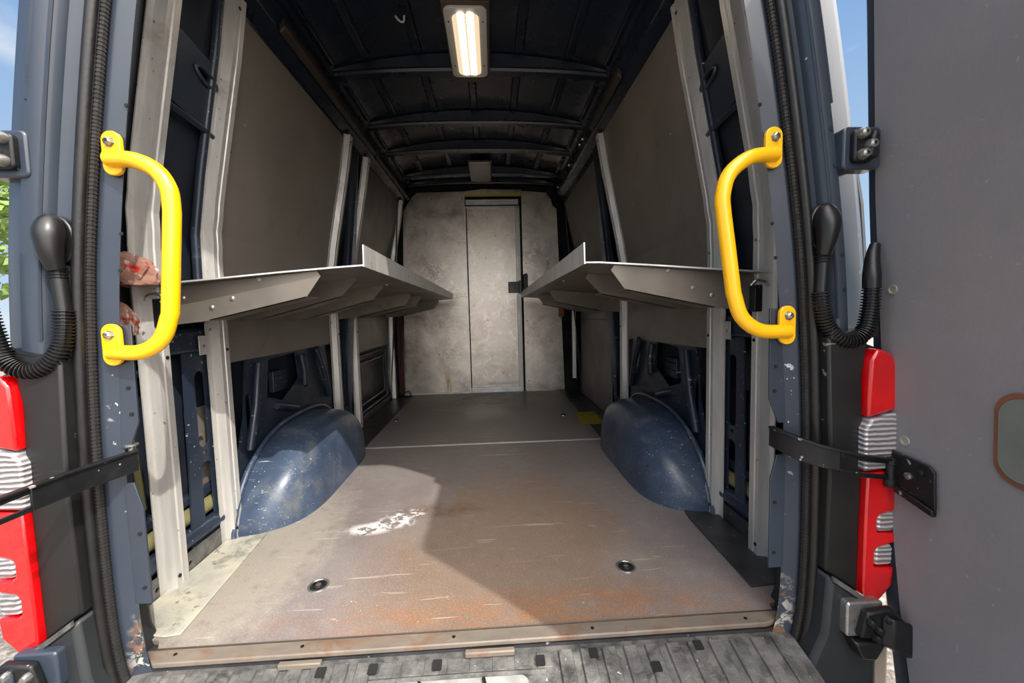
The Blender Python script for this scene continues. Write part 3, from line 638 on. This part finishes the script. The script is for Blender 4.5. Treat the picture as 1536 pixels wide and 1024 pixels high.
m = MB(); P = smoothpath([(.929, -.062, .84), (.930, -.060, .87), (.938, -.052, .91), (.95, -.045, .94)], 4); m.tube(P, [.0175-.0009*max(0, k-4) for k in range(len(P))], 12); m.build('door_boot', 'plastic', t, smooth=True)

# ------------------------------------------------------------------ right rear door, open at a right angle
t = thing('cargo_door', 'open right rear door with grey scuffed inner lining and blue edge', 'door', (.97, -.4, -.1))
DZ = [(-.45, 1.012), (-.10, 1.010), (.10, 1.0), (.52, .985), (.75, .975), (1.05, .96), (1.47, .93), (1.85, .88)]
DY = [(-.45, -.13), (-.10, -.115), (.10, -.089), (.52, -.048), (1.05, -.031), (1.47, -.041), (1.85, -.06)]
DO = [(-.45, -.10), (-.10, -.073), (.10, -.051), (.30, -.03), (.52, -.022), (.74, -.017), (1.05, -.010), (1.47, -.018), (1.85, -.04)]
zs = [-.45, -.25, -.1, .1, .3, .52, .75, .9, 1.05, 1.25, 1.47, 1.85]
m = MB(); m.loft([[(interp(DZ, z), interp(DY, z), z), (interp(DZ, z), -.80, z), (interp(DZ, z)+.005, -.80, z), (interp(DZ, z)+.005, interp(DY, z), z)] for z in zs], True, True)
m.build('inner_lining', 'doorpanel', t)
m = MB(); m.loft([[(interp(DZ, z)+.003, interp(DO, z), z), (interp(DZ, z)+.003, -.83, z), (interp(DZ, z)+.045, -.83, z), (interp(DZ, z)+.045, interp(DO, z)-.01, z)] for z in zs], True, True)
m.build('door_shell', 'paint', t, bevel=.004)
for z, y in ((.836, -.055), (.497, -.082), (.38, -.085)):
    x = interp(DZ, z); m = MB(); m.lathe((x, y-.015, z), [(.011, 0), (.0105, .002), (.007, .002), (.006, .0005)], (-1, 0, 0), 18); lab(m.build('lining_plug', 'caulk', t, smooth=True), 'pale round plug in the lining')
x = .984
fx = lambda u, v, q: (interp(DZ, v)-q, u, v)
m = MB(); m.prism(rrect(-.36, -.258, .475, .645, .04, 8), fx, .0005, .003); m.build('pocket_rim', 'rust', t, bevel=.001)
m = MB(); m.prism(rrect(-.35, -.265, .485, .635, .035, 8), fx, .003, .0045); lab(m.build('pocket_glazing', 'hatch', t), 'grey-green oval inset')
m = MB()
for k in range(14):
    a = PI/2+PI*k/13*.95
    m.box(interp(DZ, .56)-.004, interp(DZ, .56), -.309+.054*math.cos(a)-.002, -.309+.054*math.cos(a)+.002, .56+.085*math.sin(a)-.003, .56+.085*math.sin(a)+.003)
m.build('pocket_stitching', 'blackmetal', t)

# ------------------------------------------------------------------ check straps
t = thing('door_check_strap', 'black steel check strap linking the right corner post to the open door', 'strap', (.80, -.03, .43))
P = smoothpath([(.745, .004, .486), (.752, -.030, .482), (.770, -.062, .474), (.80, -.082, .465), (.84, -.092, .455)], 5)
m = MB(); m.band(P, [.046+.006*math.sin(3*k/len(P)) for k in range(len(P))], .007); m.build('arm', 'blackmetal', t, bevel=.002)
m = MB(); m.band([(.84, -.092, .471), (.89, -.095, .460), (.962, -.083, .446)], .012, .007); m.band([(.84, -.092, .433), (.89, -.095, .422), (.962, -.083, .408)], .010, .007); m.build('arm', 'blackmetal', t, bevel=.001)
m = MB(); P = smoothpath([(.745, .002, .510), (.752, -.032, .507), (.770, -.064, .500), (.80, -.085, .490), (.84, -.095, .480), (.89, -.098, .467), (.962, -.087, .452)], 4); m.band(P, .006, .014); m.build('arm_edge', 'blackmetal', t, bevel=.001)
m = MB(); m.lathe((.972, -.080, .385), [(.010, 0), (.013, .004), (.013, .018), (.010, .02), (.010, .052), (.013, .054), (.013, .066), (.008, .07)], n=14); m.build('hinge_knuckle', 'blackmetal', t, smooth=True)
m = MB(); m.prism([(-.072, .375), (-.075, .470), (-.155, .462), (-.168, .452), (-.172, .372), (-.10, .395)], lambda u, v, q: (.982-q, u, v), .0, .006); br = m.build('door_bracket', 'blackmetal', t, bevel=.002)
m = MB(); m.prism([(-.09, .392), (-.172, .372), (-.172, .358), (-.09, .378)], lambda u, v, q: (.982-q, u, v), .0, .012); m.build('bracket_flange', 'blackmetal', br, bevel=.002)
for y, z in ((-.118, .425), (-.142, .443)):
    m = MB(); m.lathe((.976, y, z), [(.008, 0), (.008, .004), (.004, .006), (.001, .006)], (-1, 0, 0), 10); m.build('screw', 'steel' if y > -.13 else 'blackmetal', br, smooth=True)
t = thing('door_check_strap', 'black steel check strap swinging free from the left corner post', 'strap', (-.79, -.08, .43))
P = smoothpath([(-.752, .004, .490), (-.772, -.045, .487), (-.790, -.10, .484), (-.808, -.16, .479), (-.822, -.22, .474), (-.835, -.29, .470), (-.85, -.36, .466)], 4)
m = MB(); m.band(P[:13], .046, .006); m.build('arm', 'blackmetal', t, bevel=.002)
m = MB(); m.band([p+Vector((0, 0, .017)) for p in P[12:]], .012, .006); m.band([p-Vector((0, 0, .018)) for p in P[12:]], .010, .006); m.build('arm', 'blackmetal', t, bevel=.001)
m = MB(); m.band([p+Vector((.002, 0, .0245)) for p in P], .005, .014); m.build('arm_edge', 'blackmetal', t, bevel=.001)
m = MB(); m.lathe((-.858, -.375, .440), [(.010, 0), (.013, .004), (.013, .05), (.010, .054)], n=12); m.build('hook_end', 'blackmetal', t, smooth=True)
m = MB(); m.lathe((-.765, .006, .512), [(.006, 0), (.006, .012), (.013, .013), (.013, .017), (.003, .018)], n=12); m.build('pivot_pin', 'steel', t, smooth=True)

# ------------------------------------------------------------------ wheel arches
for s in (-1, 1):
    t = thing('wheel_arch', 'scratched dark blue wheel arch on the %s side of the floor' % SIDE[s] + (' half in sunlight' if s < 0 else ' in shade'), 'wheel arch', (s*.8, 1.06, 0))
    m = MB(); secs = []; c0, hl = 1.065, .515
    NY = 40
    for k in range(NY+1):
        u = -1+2*k/NY; y = c0+hl*math.sin(u*PI/2); tt = abs((y-c0)/hl)
        h = .318*max(0, 1-tt**2.6)**.6 if y < c0 else .318*max(0, 1-tt**3.4)**.62
        xi = .93-.245*max(0, 1-tt**5)**.5-.004
        sec = []
        for j in range(15):
            a = PI/2*j/14; p = .42
            sx = math.sin(a)**(p*1.15); cz = math.cos(a)**p
            sec.append((s*(.93-(.93-xi)*sx*(1-.10*cz*(h/.318))), y, max(h, .001)*cz if j < 14 else 0.))
        secs.append(sec)
    m.loft(secs); m.build('arch_shell', 'arch', t, smooth=True)
    m = MB(); pth = []
    for k in range(31):
        u = -1+2*k/30; y = c0+hl*1.03*math.sin(u*PI/2); tt = min(1, abs((y-c0)/(hl*1.03)))
        pth.append((s*.905, y, .338*max(0, 1-tt**(2.6 if y < c0 else 3.4))**.6))
    m.tube(pth, .009, 8); m.build('arch_flange', 'arch', t, smooth=True)

# ------------------------------------------------------------------ upright posts
def post(s, y, label, grp):
    t = thing('upright_post', label, 'post', (s*.91, y, 0), grp)
    zs = [0, .3, .6, .9, 1.02, 1.07, 1.12, 1.17, 1.22, 1.33, 1.45, 1.58, 1.7, 1.8, 1.90]
    secs = []
    for z in zs:
        f = interp(FACE, z)
        if z in (1.07, 1.17): f -= .0015
        cut = .006 if z == 1.90 else 0
        secs.append([(s*(f+d), y+u, z) for u, d in ((-.05+cut, .028), (-.028, .028), (-.020, .0), (-.006, .0), (-.001, .007), (.004, 0), (.022, -.001), (.030, .028), (.05-cut, .028))])
    m = MB(); m.loft(secs); m.build('channel', 'alu', t, solid=.0035)
    for z, u in ((.04, -.012), (.70, .012), (1.86, -.01)):
        f = interp(FACE, z); m = MB(); m.lathe((s*(f-.002), y+u, z), [(.006, 0), (.005, .003), (.001, .004)], (-s, 0, 0), 8); m.build('rivet', 'blackmetal', t, smooth=True)
    return t
post(-1, .285, 'bent aluminium wall post nearest the doorway on the left', 'left wall posts')
post(-1, .555, 'bent aluminium wall post in front of the left wheel arch', 'left wall posts')
post(-1, 1.62, 'bent aluminium post just behind the left wheel arch', 'left wall posts')
post(-1, 1.97, 'bent aluminium post second beyond the left wheel arch', 'left wall posts')
post(-1, 3.02, 'bent aluminium post at the left end of the bulkhead', 'left wall posts')
post(1, .285, 'bent aluminium wall post nearest the doorway on the right', 'right wall posts')
post(1, .555, 'bent aluminium wall post in front of the right wheel arch', 'right wall posts')
post(1, 1.62, 'bent aluminium post just behind the right wheel arch', 'right wall posts')
# short post by the bulkhead on the right
t = thing('upright_post', 'short aluminium post at the right end of the bulkhead', 'post', (.86, 3.03, 0), 'right wall posts')
m = MB(); m.loft([[(.86+d, 3.03+u, z) for u, d in ((-.05, .028), (-.028, .028), (-.02, 0), (.02, 0), (.028, .028), (.05, .028))] for z in (0.14, .6, 1.0, 1.28)]); m.build('channel', 'alu', t, solid=.0035)
# small fixing angles beside the second posts
for s in (-1, 1):
    t = thing('fixing_angle', 'small aluminium fixing angle beside the second %s wall post' % SIDE[s], 'bracket', (s*.93, .50, .70))
    m = MB(); m.box(*sorted((s*.922, s*.926)), .465, .515, .69, .755); m.box(*sorted((s*.926, s*.95)), .511, .515, .69, .755); m.build('plate', 'alu', t, bevel=.001)
    m = MB(); m.lathe((s*.922, .485, .72), [(.005, 0), (.004, .003), (.001, .003)], (-s, 0, 0), 8); m.build('screw', 'steel', t)

# ------------------------------------------------------------------ wall lining boards
def board(s, y0, y1, z0a, z0b, z1, label, x_in=0.0, mat='panel'):
    m = MB(); zz = [0, .15, .3, .45, .6, .75, .9, .97, 1.02, 1.12, 1.22, 1.33, 1.45, 1.58, 1.7, 1.8, 1.88]
    lo = min(z0a, z0b)
    lev = [z for z in zz if z > max(z0a, z0b)+.02 and z < z1-.02]
    rows = [[(y0, z0a), (y1, z0b)]]+[[(y0, z), (y1, z)] for z in lev]+[[(y0, z1), (y1, z1)]]
    secs = []
    for (a, za), (b, zb) in rows:
        xa = interp(BASE, za)+x_in; xb = interp(BASE, zb)+x_in
        secs.append([(s*xa, a, za), (s*xb, b, zb), (s*(xb+.01), b, zb), (s*(xa+.01), a, za)])
    m.loft(secs, True, True); o = m.build('wall_panel', mat, None, smooth=False)
    o['label'] = label; o['category'] = 'panel'; o['group'] = 'wall lining boards'; return o
board(-1, .60, 1.565, .645, .645, 1.88, 'large grey-brown lining board above the left wheel arch')
board(1, .60, 1.565, .645, .625, 1.90, 'large grey-brown lining board above the right wheel arch')
board(-1, 2.03, 2.96, .545, .54, 1.88, 'grey-brown lining board on the left nearest the bulkhead')
board(1, 1.86, 2.95, .745, .735, 1.84, 'upper brown-grey board on the right nearest the bulkhead')
board(1, 1.95, 2.95, .01, .01, .73, 'lower dark board on the right near the bulkhead')

# ------------------------------------------------------------------ parcel shelves
def bracket(s, y, t, tip=.44, dz=0.0, dy=.09):
    m = MB()
    def zt(x): return .905+(.93-x)*.088+dz
    out = [(.935, .79), (.77, .806), (.485, .868+dz), (tip, .930+dz), (tip+.01, zt(tip+.01)-.002), (.935, zt(.935)-.002)]
    m.prism(out, lambda u, v, q, s=s: (s*u, y+q, v), 0, .003)
    # lower folded flange
    m.hexa([(s*.77, y, .806), (s*.77, y, .809), (s*.485, y, .871+dz), (s*.485, y, .868+dz)], [(s*.77, y+dy, .806), (s*.77, y+dy, .809), (s*.485, y+dy, .871+dz), (s*.485, y+dy, .868+dz)])
    b = m.build('shelf_bracket', 'bracket', t)
    for x, z in ((.84, .875), (.76, .845), (.62, .925), (.70, .87)):
        if dz and x < .8: continue
        mm = MB(); mm.lathe((s*x, y, z), [(.007, 0), (.007, .002), (.004, .005), (.001, .005)], (0, -1, 0), 10); mm.build('bolt', 'steel', b, smooth=True)
for s in (-1, 1):
    lbl = ('left long aluminium shelf with raised lip, tilted up towards the aisle' if s < 0 else 'right long aluminium shelf with raised lip, tilted up towards the aisle')
    t = thing('wall_shelf', lbl, 'shelf', (s*.9, 1.7, .79), 'parcel shelves')
    xin = .312 if s < 0 else .359; ze = .958 if s < 0 else .953
    y0, y1 = .30, (3.02 if s < 0 else 2.92)
    secs = []
    for y, yo in ((y0, -.045), (1.0, 0), (1.7, 0), (2.4, 0), (y1, 0)):
        secs.append([(s*x, y+(yo if x > .8 else (yo*(x-xin)/.6 if yo else 0)), z) for x, z in ((.955, .905), (.75, .922), (.55, .940), (.40, .952), (xin, ze))])
    m = MB(); m.loft(secs); m.build('deck', 'shelf', t, solid=.003)
    # bright cut edge facing the doorway
    m = MB(); m.band([(s*.955, y0-.047, .9065), (s*.75, y0-.035, .9235), (s*.55, y0-.02, .9415), (s*.40, y0-.008, .9535), (s*xin, y0-.002, ze+.0015)], .0045, .004); lab(m.build('cut_edge', 'alu_bright', t), 'bright cut metal edge')
    m = MB(); m.hexa([(s*xin, y0, ze-.003), (s*xin, y1, ze-.003), (s*(xin-.003), y1, ze-.003), (s*(xin-.003), y0, ze-.003)], [(s*(xin-.001), y0, ze+.062), (s*(xin-.001), y1, ze+.05), (s*(xin-.004), y1, ze+.05), (s*(xin-.004), y0, ze+.062)])
    m.build('lip', 'alu', t)
    m = MB(); m.band([(s*(xin-.0015), y0-.002, ze-.003), (s*(xin-.0025), y0-.002, ze+.062)], .005, .004, (0, 1, 0)); lab(m.build('cut_edge', 'alu_bright', t), 'bright cut metal edge')
    # wall-side hanging strip
    m = MB(); m.box(*sorted((s*.952, s*.956)), .26, 3.0, .84, .905); m.build('wall_strip', 'bracket', t)
    bracket(s, .30, t); bracket(s, .575, t, .425, .0 if s > 0 else .012)
    if s < 0: bracket(s, .96, t, .43, .012)
    bracket(s, 1.635, t, .44); bracket(s, 1.99 if s < 0 else 2.3, t, .44)
    if s < 0: bracket(s, 2.9, t, .43)
    for x, y in ((.62, .36), (.62, 1.2), (.40, .9), (.40, 1.6), (.40, 2.3), (.55, 2.0)):
        z = .905+(.955-x)*.082-.003
        mm = MB(); mm.lathe((s*x, y, z), [(.007, 0), (.007, -.003), (.004, -.006), (.001, -.006)], (0, 0, 1), 10); mm.build('bolt', 'steel', t, smooth=True)
    # release pull at the outer end
    mm = MB(); mm.box(*sorted((s*.875, s*.90)), .262, .292, .79, .872); mm.build('catch_block', 'blackmetal', t, bevel=.003)
    mm = MB(); mm.tube(smoothpath([(s*.915, .26, .868), (s*.90, .255, .882), (s*.875, .255, .885), (s*.86, .26, .87)]), .005, 8); mm.build('catch_lever', 'steel', t, smooth=True)

# ------------------------------------------------------------------ ceiling lamps
def lamp(y0, y1, x0, x1, z, lit, label):
    t = thing('ceiling_lamp', label, 'lamp', ((x0+x1)/2, (y0+y1)/2, z), None)
    fz = lambda u, v, q: (u, v, z+q)
    m = MB(); m.box(x0-.006, x1+.012, y0-.02, y1+.06, z+.003, z+.010); m.build('mounting_board', 'brownplate', t, bevel=.002)
    m = MB(); m.prism(rrect(x0, x1, y0, y1, .03, 6), fz, -.006, .012); m.build('frame', 'white_frame', t, bevel=.003)
    e = .033 if lit else .012
    m = MB(); m.prism(rrect(x0+e, x1-e, y0+e, y1-e*.9, .025, 6), fz, -.012, -.005); m.build('diffuser', 'lamp' if lit else 'lens_off', t, bevel=.003)
    for x in (x0+.017, x1-.017):
        for y in ((y0+.08, y1-.10) if lit else (y0+.02,)):
            m = MB(); m.lathe((x, y, z-.006), [(.004, 0), (.003, -.002), (.001, -.002)], n=8); m.build('screw', 'blackmetal', t)
lamp(.80, 1.285, -.098, .082, 2.06, True, 'lit rectangular LED ceiling lamp with white frame')
lamp(2.50, 2.96, -.092, .088, 2.06, False, 'switched-off grey ceiling lamp near the bulkhead')
# loose clip hanging from the roof
t = thing('roof_clip', 'pale loose clip with a hooked end hanging from the roof', 'clip', (-.28, .93, 2.10))
m = MB(); m.tube(smoothpath([(-.31, .90, 2.09), (-.295, .92, 2.082), (-.28, .925, 2.084), (-.273, .91, 2.10)]), [.004]*25, 8); m.build('hook', 'white_frame', t, smooth=True)
m = MB(); m.tube(smoothpath([(-.275, .92, 2.10), (-.262, .915, 2.12), (-.27, .91, 2.135), (-.29, .91, 2.137)]), .005, 8); m.build('stem', 'plastic', t, smooth=True)
# conduit along the roof edges
for s, a, b in ((-1, .75, 2.0), (1, 1.05, 1.62)):
    m = MB(); m.prism([(.715, 1.945), (.740, 1.925), (.745, 1.955), (.72, 1.985)], lambda u, v, q, s=s: (s*(u-.012), q, v-.006), a, b); o = m.build('wiring_cover', 'conduit', None, bevel=.006)
    o['label'] = 'long brown wiring cover under the left roof edge' if s < 0 else 'short brown wiring cover under the right roof edge'; o['category'] = 'wiring cover'
m = MB(); m.prism([(.715, 1.945), (.740, 1.925), (.745, 1.955), (.72, 1.985)], lambda u, v, q: (-(u-.012), q, v-.006), 2.04, 3.1); o = m.build('wiring_cover', 'conduit', None, bevel=.006)
o['label'] = 'further brown wiring cover on the left reaching the bulkhead'; o['category'] = 'wiring cover'

# ------------------------------------------------------------------ floor fittings
def ring(x, y, label):
    t = thing('lashing_ring', label, 'lashing ring', (x, y, 0), 'floor lashing points')
    m = MB(); m.lathe((x, y, 0), [(.031, 0), (.030, .003), (.026, .0035), (.024, .001)], n=28); m.build('cup_rim', 'steel', t, smooth=True)
    m = MB(); m.lathe((x, y, .0005), [(.024, 0), (.024, .0015), (.012, .001)], n=24); m.build('cup', 'hole', t)
    m = MB(); P = [(x+.015*math.cos(a), y+.015*math.sin(a), .0045) for a in (2*PI*k/20 for k in range(21))]; m.tube(P, .0028, 8); m.build('ring', 'blackmetal', t, smooth=True)
    m = MB(); m.lathe((x, y, .001), [(.008, 0), (.008, .004), (.004, .005), (.001, .005)], n=10); m.build('bolt', 'brownplate', t, smooth=True)
ring(-.478, .247, 'lashing ring in the sunlit floor at the near left')
ring(.466, .254, 'lashing ring in the shaded floor at the near right')
ring(-.70, 2.16, 'lashing ring in the floor at the far left')
ring(.60, 2.13, 'lashing ring in the floor at the far right')
for s in (-1, 1):
    m = MB()
    if s < 0: pts = [(-.925, .52), (-.925, .10), (-.79, .075), (-.755, .082), (-.80, .565)]
    else: pts = [(.925, .14), (.925, .56), (.81, .575), (.80, .52), (.79, .13)]
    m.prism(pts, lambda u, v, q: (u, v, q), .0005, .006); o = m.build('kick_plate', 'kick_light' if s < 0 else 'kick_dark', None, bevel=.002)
    o['label'] = 'dusty pale plate along the floor under the left posts' if s < 0 else 'dark scuffed plate along the floor under the right posts'; o['category'] = 'plate'
m = MB(); m.prism([(.70, 2.19), (.86, 2.19), (.85, 1.84), (.68, 1.84)], lambda u, v, q: (u, v, q), .0005, .002); o = m.build('floor_sticker', 'yellow_label'); o['label'] = 'worn yellow sticker on the floor beyond the right wheel arch'; o['category'] = 'sticker'
# dark box step by the side door
m = MB(); m.tube(smoothpath([(-.86, 3.05, .006), (-.80, 3.02, .006), (-.76, 3.05, .006), (-.77, 3.09, .006), (-.80, 3.11, .04), (-.84, 3.12, .02)]), .005, 8); o = m.build('cable_loop', 'plastic', None, smooth=True); o['label'] = 'black cable loop on the floor at the foot of the bulkhead'; o['category'] = 'cable'
t = thing('cable_bundle', 'dark red cables hanging between the last left post and the bulkhead', 'cable', (-.87, 3.10, 0))
for k in range(4):
    x = -.875+.013*k
    m = MB(); m.tube(smoothpath([(x, 3.11, .02), (x+.006*math.sin(k), 3.10, .3), (x-.008*math.cos(k), 3.11, .55), (x, 3.105, .84)]), .006, 8); m.build('cable', 'redcable' if k != 2 else 'plastic', t, smooth=True)
for z, lb in ((.84, 'orange bracket on the right edge of the bulkhead below the shelf'), (1.22, 'orange bracket on the right edge of the bulkhead above the shelf')):
    m = MB(); m.prism(rrect(.745, .80, z-.09, z+.04, .02), lambda u, v, q: (u, q, v), 3.125, 3.135); o = m.build('side_bracket', 'orange', None, bevel=.002); o['label'] = lb; o['category'] = 'bracket'
    m2 = MB(); m2.lathe((.772, 3.125, z-.06), [(.007, 0), (.006, .003), (.001, .003)], (0, -1, 0), 8); o2 = m2.build('bolt', 'blackmetal', o)

# crumpled plastic film at the outer end of the left shelf
def crumple(name, c, r, label, seed):
    rnd = random.Random(seed); bm = bmesh.new(); bmesh.ops.create_icosphere(bm, subdivisions=4, radius=1)
    ph = [(Vector((rnd.uniform(-1, 1), rnd.uniform(-1, 1), rnd.uniform(-1, 1)))*rnd.uniform(3, 9), rnd.uniform(0, 6)) for _ in range(9)]
    for v in bm.verts:
        p = v.co.copy(); d = sum(abs(math.sin(p.dot(k)+q)) for k, q in ph)/9
        p *= .62+.62*d
        if name == 'plastic_bag' and p.z < -.45: p.z = -.45
        v.co = Vector((c[0]+p.x*r[0], c[1]+p.y*r[1], c[2]+p.z*r[2]))
    me = bpy.data.meshes.new(name); bm.to_mesh(me); bm.free(); me.materials.append(M['bag'])
    o = bpy.data.objects.new(name, me); C.objects.link(o); o['label'] = label; o['category'] = 'bag'
crumple('plastic_bag', (-.925, .215, .932), (.085, .045, .058), 'crumpled clear and red plastic bag lying on the outer end of the left shelf', 3)
crumple('plastic_bag', (-.955, .205, .80), (.055, .03, .062), 'scrap of clear plastic film hanging below the outer end of the left shelf', 8)

# ------------------------------------------------------------------ trees to the left
def tree(x, y, h, r, label, seed):
    rnd = random.Random(seed); t = thing('tree', label, 'tree', (x, y, -.65), 'trees beyond the van')
    m = MB(); m.tube([(x, y, -.65), (x+.1, y, h*.4), (x, y+.1, h*.8)], [.18, .13, .05], 8); m.build('trunk', 'bark', t, smooth=True)
    m = MB()
    for k in range(2600):
        a = rnd.uniform(0, 2*PI); u = rnd.uniform(-1, 1); q = rnd.random()**.4
        c = Vector((x+r*q*math.sqrt(1-u*u)*math.cos(a), y+r*q*math.sqrt(1-u*u)*math.sin(a), h*.62+h*.38*q*u))
        d = Vector((rnd.uniform(-1, 1), rnd.uniform(-1, 1), rnd.uniform(-1, 1))).normalized()*.13; e = d.orthogonal().normalized()*.07
        m.add([c-d, c+e, c+d, c-e], [(0, 1, 2, 3)])
    m.build('foliage', 'leaf', t, kind='stuff')
tree(-10.5, 7.0, 4.6, 1.9, 'green tree standing behind the left side of the van', 5)
tree(-15.5, 9.5, 6.0, 2.4, 'second green tree further left behind the van', 9)

# ------------------------------------------------------------------ light
SUN = Vector((.66, -.75, 1.13)).normalized()
ld = bpy.data.lights.new('sun', 'SUN'); ld.energy = 4.8; ld.angle = .012; ld.color = (1, .955, .88)
lo = bpy.data.objects.new('sun', ld); C.objects.link(lo); lo.rotation_euler = SUN.to_track_quat('Z', 'Y').to_euler()
w = bpy.data.worlds.new('sky'); bpy.context.scene.world = w; w.use_nodes = True
n = w.node_tree.nodes; l = w.node_tree.links; bg = n['Background']
tc = n.new('ShaderNodeTexCoord')
sep = n.new('ShaderNodeSeparateXYZ'); l.new(tc.outputs['Generated'], sep.inputs[0])
def wr(f, a, b, c=0., d=1.):
    r = n.new('ShaderNodeMapRange'); r.inputs[1].default_value = a; r.inputs[2].default_value = b; r.inputs[3].default_value = c; r.inputs[4].default_value = d
    l.new(f, r.inputs[0]); return r.outputs[0]
def wm(f, a, b, blend='MIX'):
    m = n.new('ShaderNodeMix'); m.data_type = 'RGBA'; m.blend_type = blend
    if isinstance(f, float): m.inputs[0].default_value = f
    else: l.new(f, m.inputs[0])
    for i, v in ((6, a), (7, b)):
        if isinstance(v, tuple): m.inputs[i].default_value = v
        else: l.new(v, m.inputs[i])
    return m.outputs[2]
base = wm(wr(sep.outputs['Z'], 0, .7), lin((196, 222, 244)), lin((98, 152, 216)))
no = n.new('ShaderNodeTexNoise'); no.inputs['Scale'].default_value = 2.6; no.inputs['Detail'].default_value = 8
mp = n.new('ShaderNodeMapping'); mp.inputs['Scale'].default_value = (1, 1, 2.5); l.new(tc.outputs['Generated'], mp.inputs[0]); l.new(mp.outputs[0], no.inputs[0])
base = wm(wr(no.outputs['Fac'], .54, .74), base, (1.0, 1.0, 1.0, 1))
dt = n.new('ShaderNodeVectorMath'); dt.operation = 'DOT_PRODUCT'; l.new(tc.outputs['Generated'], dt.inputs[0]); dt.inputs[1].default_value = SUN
glow = wr(dt.outputs['Value'], .36, 1., 0., 1.)  # broad bright sky around the sun, added to light the interior
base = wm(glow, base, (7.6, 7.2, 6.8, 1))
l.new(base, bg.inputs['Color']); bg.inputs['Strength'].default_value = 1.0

# ------------------------------------------------------------------ camera (600 px focal length on a 1536 px wide frame)
cd = bpy.data.cameras.new('camera'); cd.sensor_width = 36; cd.lens = 600/1536*36; cd.clip_start = .02
cam = bpy.data.objects.new('camera', cd); C.objects.link(cam); bpy.context.scene.camera = cam
yaw, pit, rol = .0472, -.0712, -.0258
A = Matrix(((math.cos(yaw), -math.sin(yaw), 0), (math.sin(yaw), math.cos(yaw), 0), (0, 0, 1)))
B = Matrix(((1, 0, 0), (0, math.cos(pit), math.sin(pit)), (0, -math.sin(pit), math.cos(pit))))
R = B @ A                       # world -> (right, forward, up)
c, s_ = math.cos(rol), math.sin(rol)
right = R.transposed() @ Vector((c, 0, s_)); upv = R.transposed() @ Vector((-s_, 0, c)); fwd = R.transposed() @ Vector((0, 1, 0))
mw = Matrix((right, upv, -fwd)).transposed().to_4x4(); mw.translation = Vector((.0696, -.933, .8056))
cam.matrix_world = mw

v = bpy.context.scene.view_settings
bpy.context.scene.display_settings.display_device = 'sRGB'
v.view_transform = 'Standard'; v.look = 'None'; v.gamma = 1; v.use_curve_mapping = False; v.exposure = .0
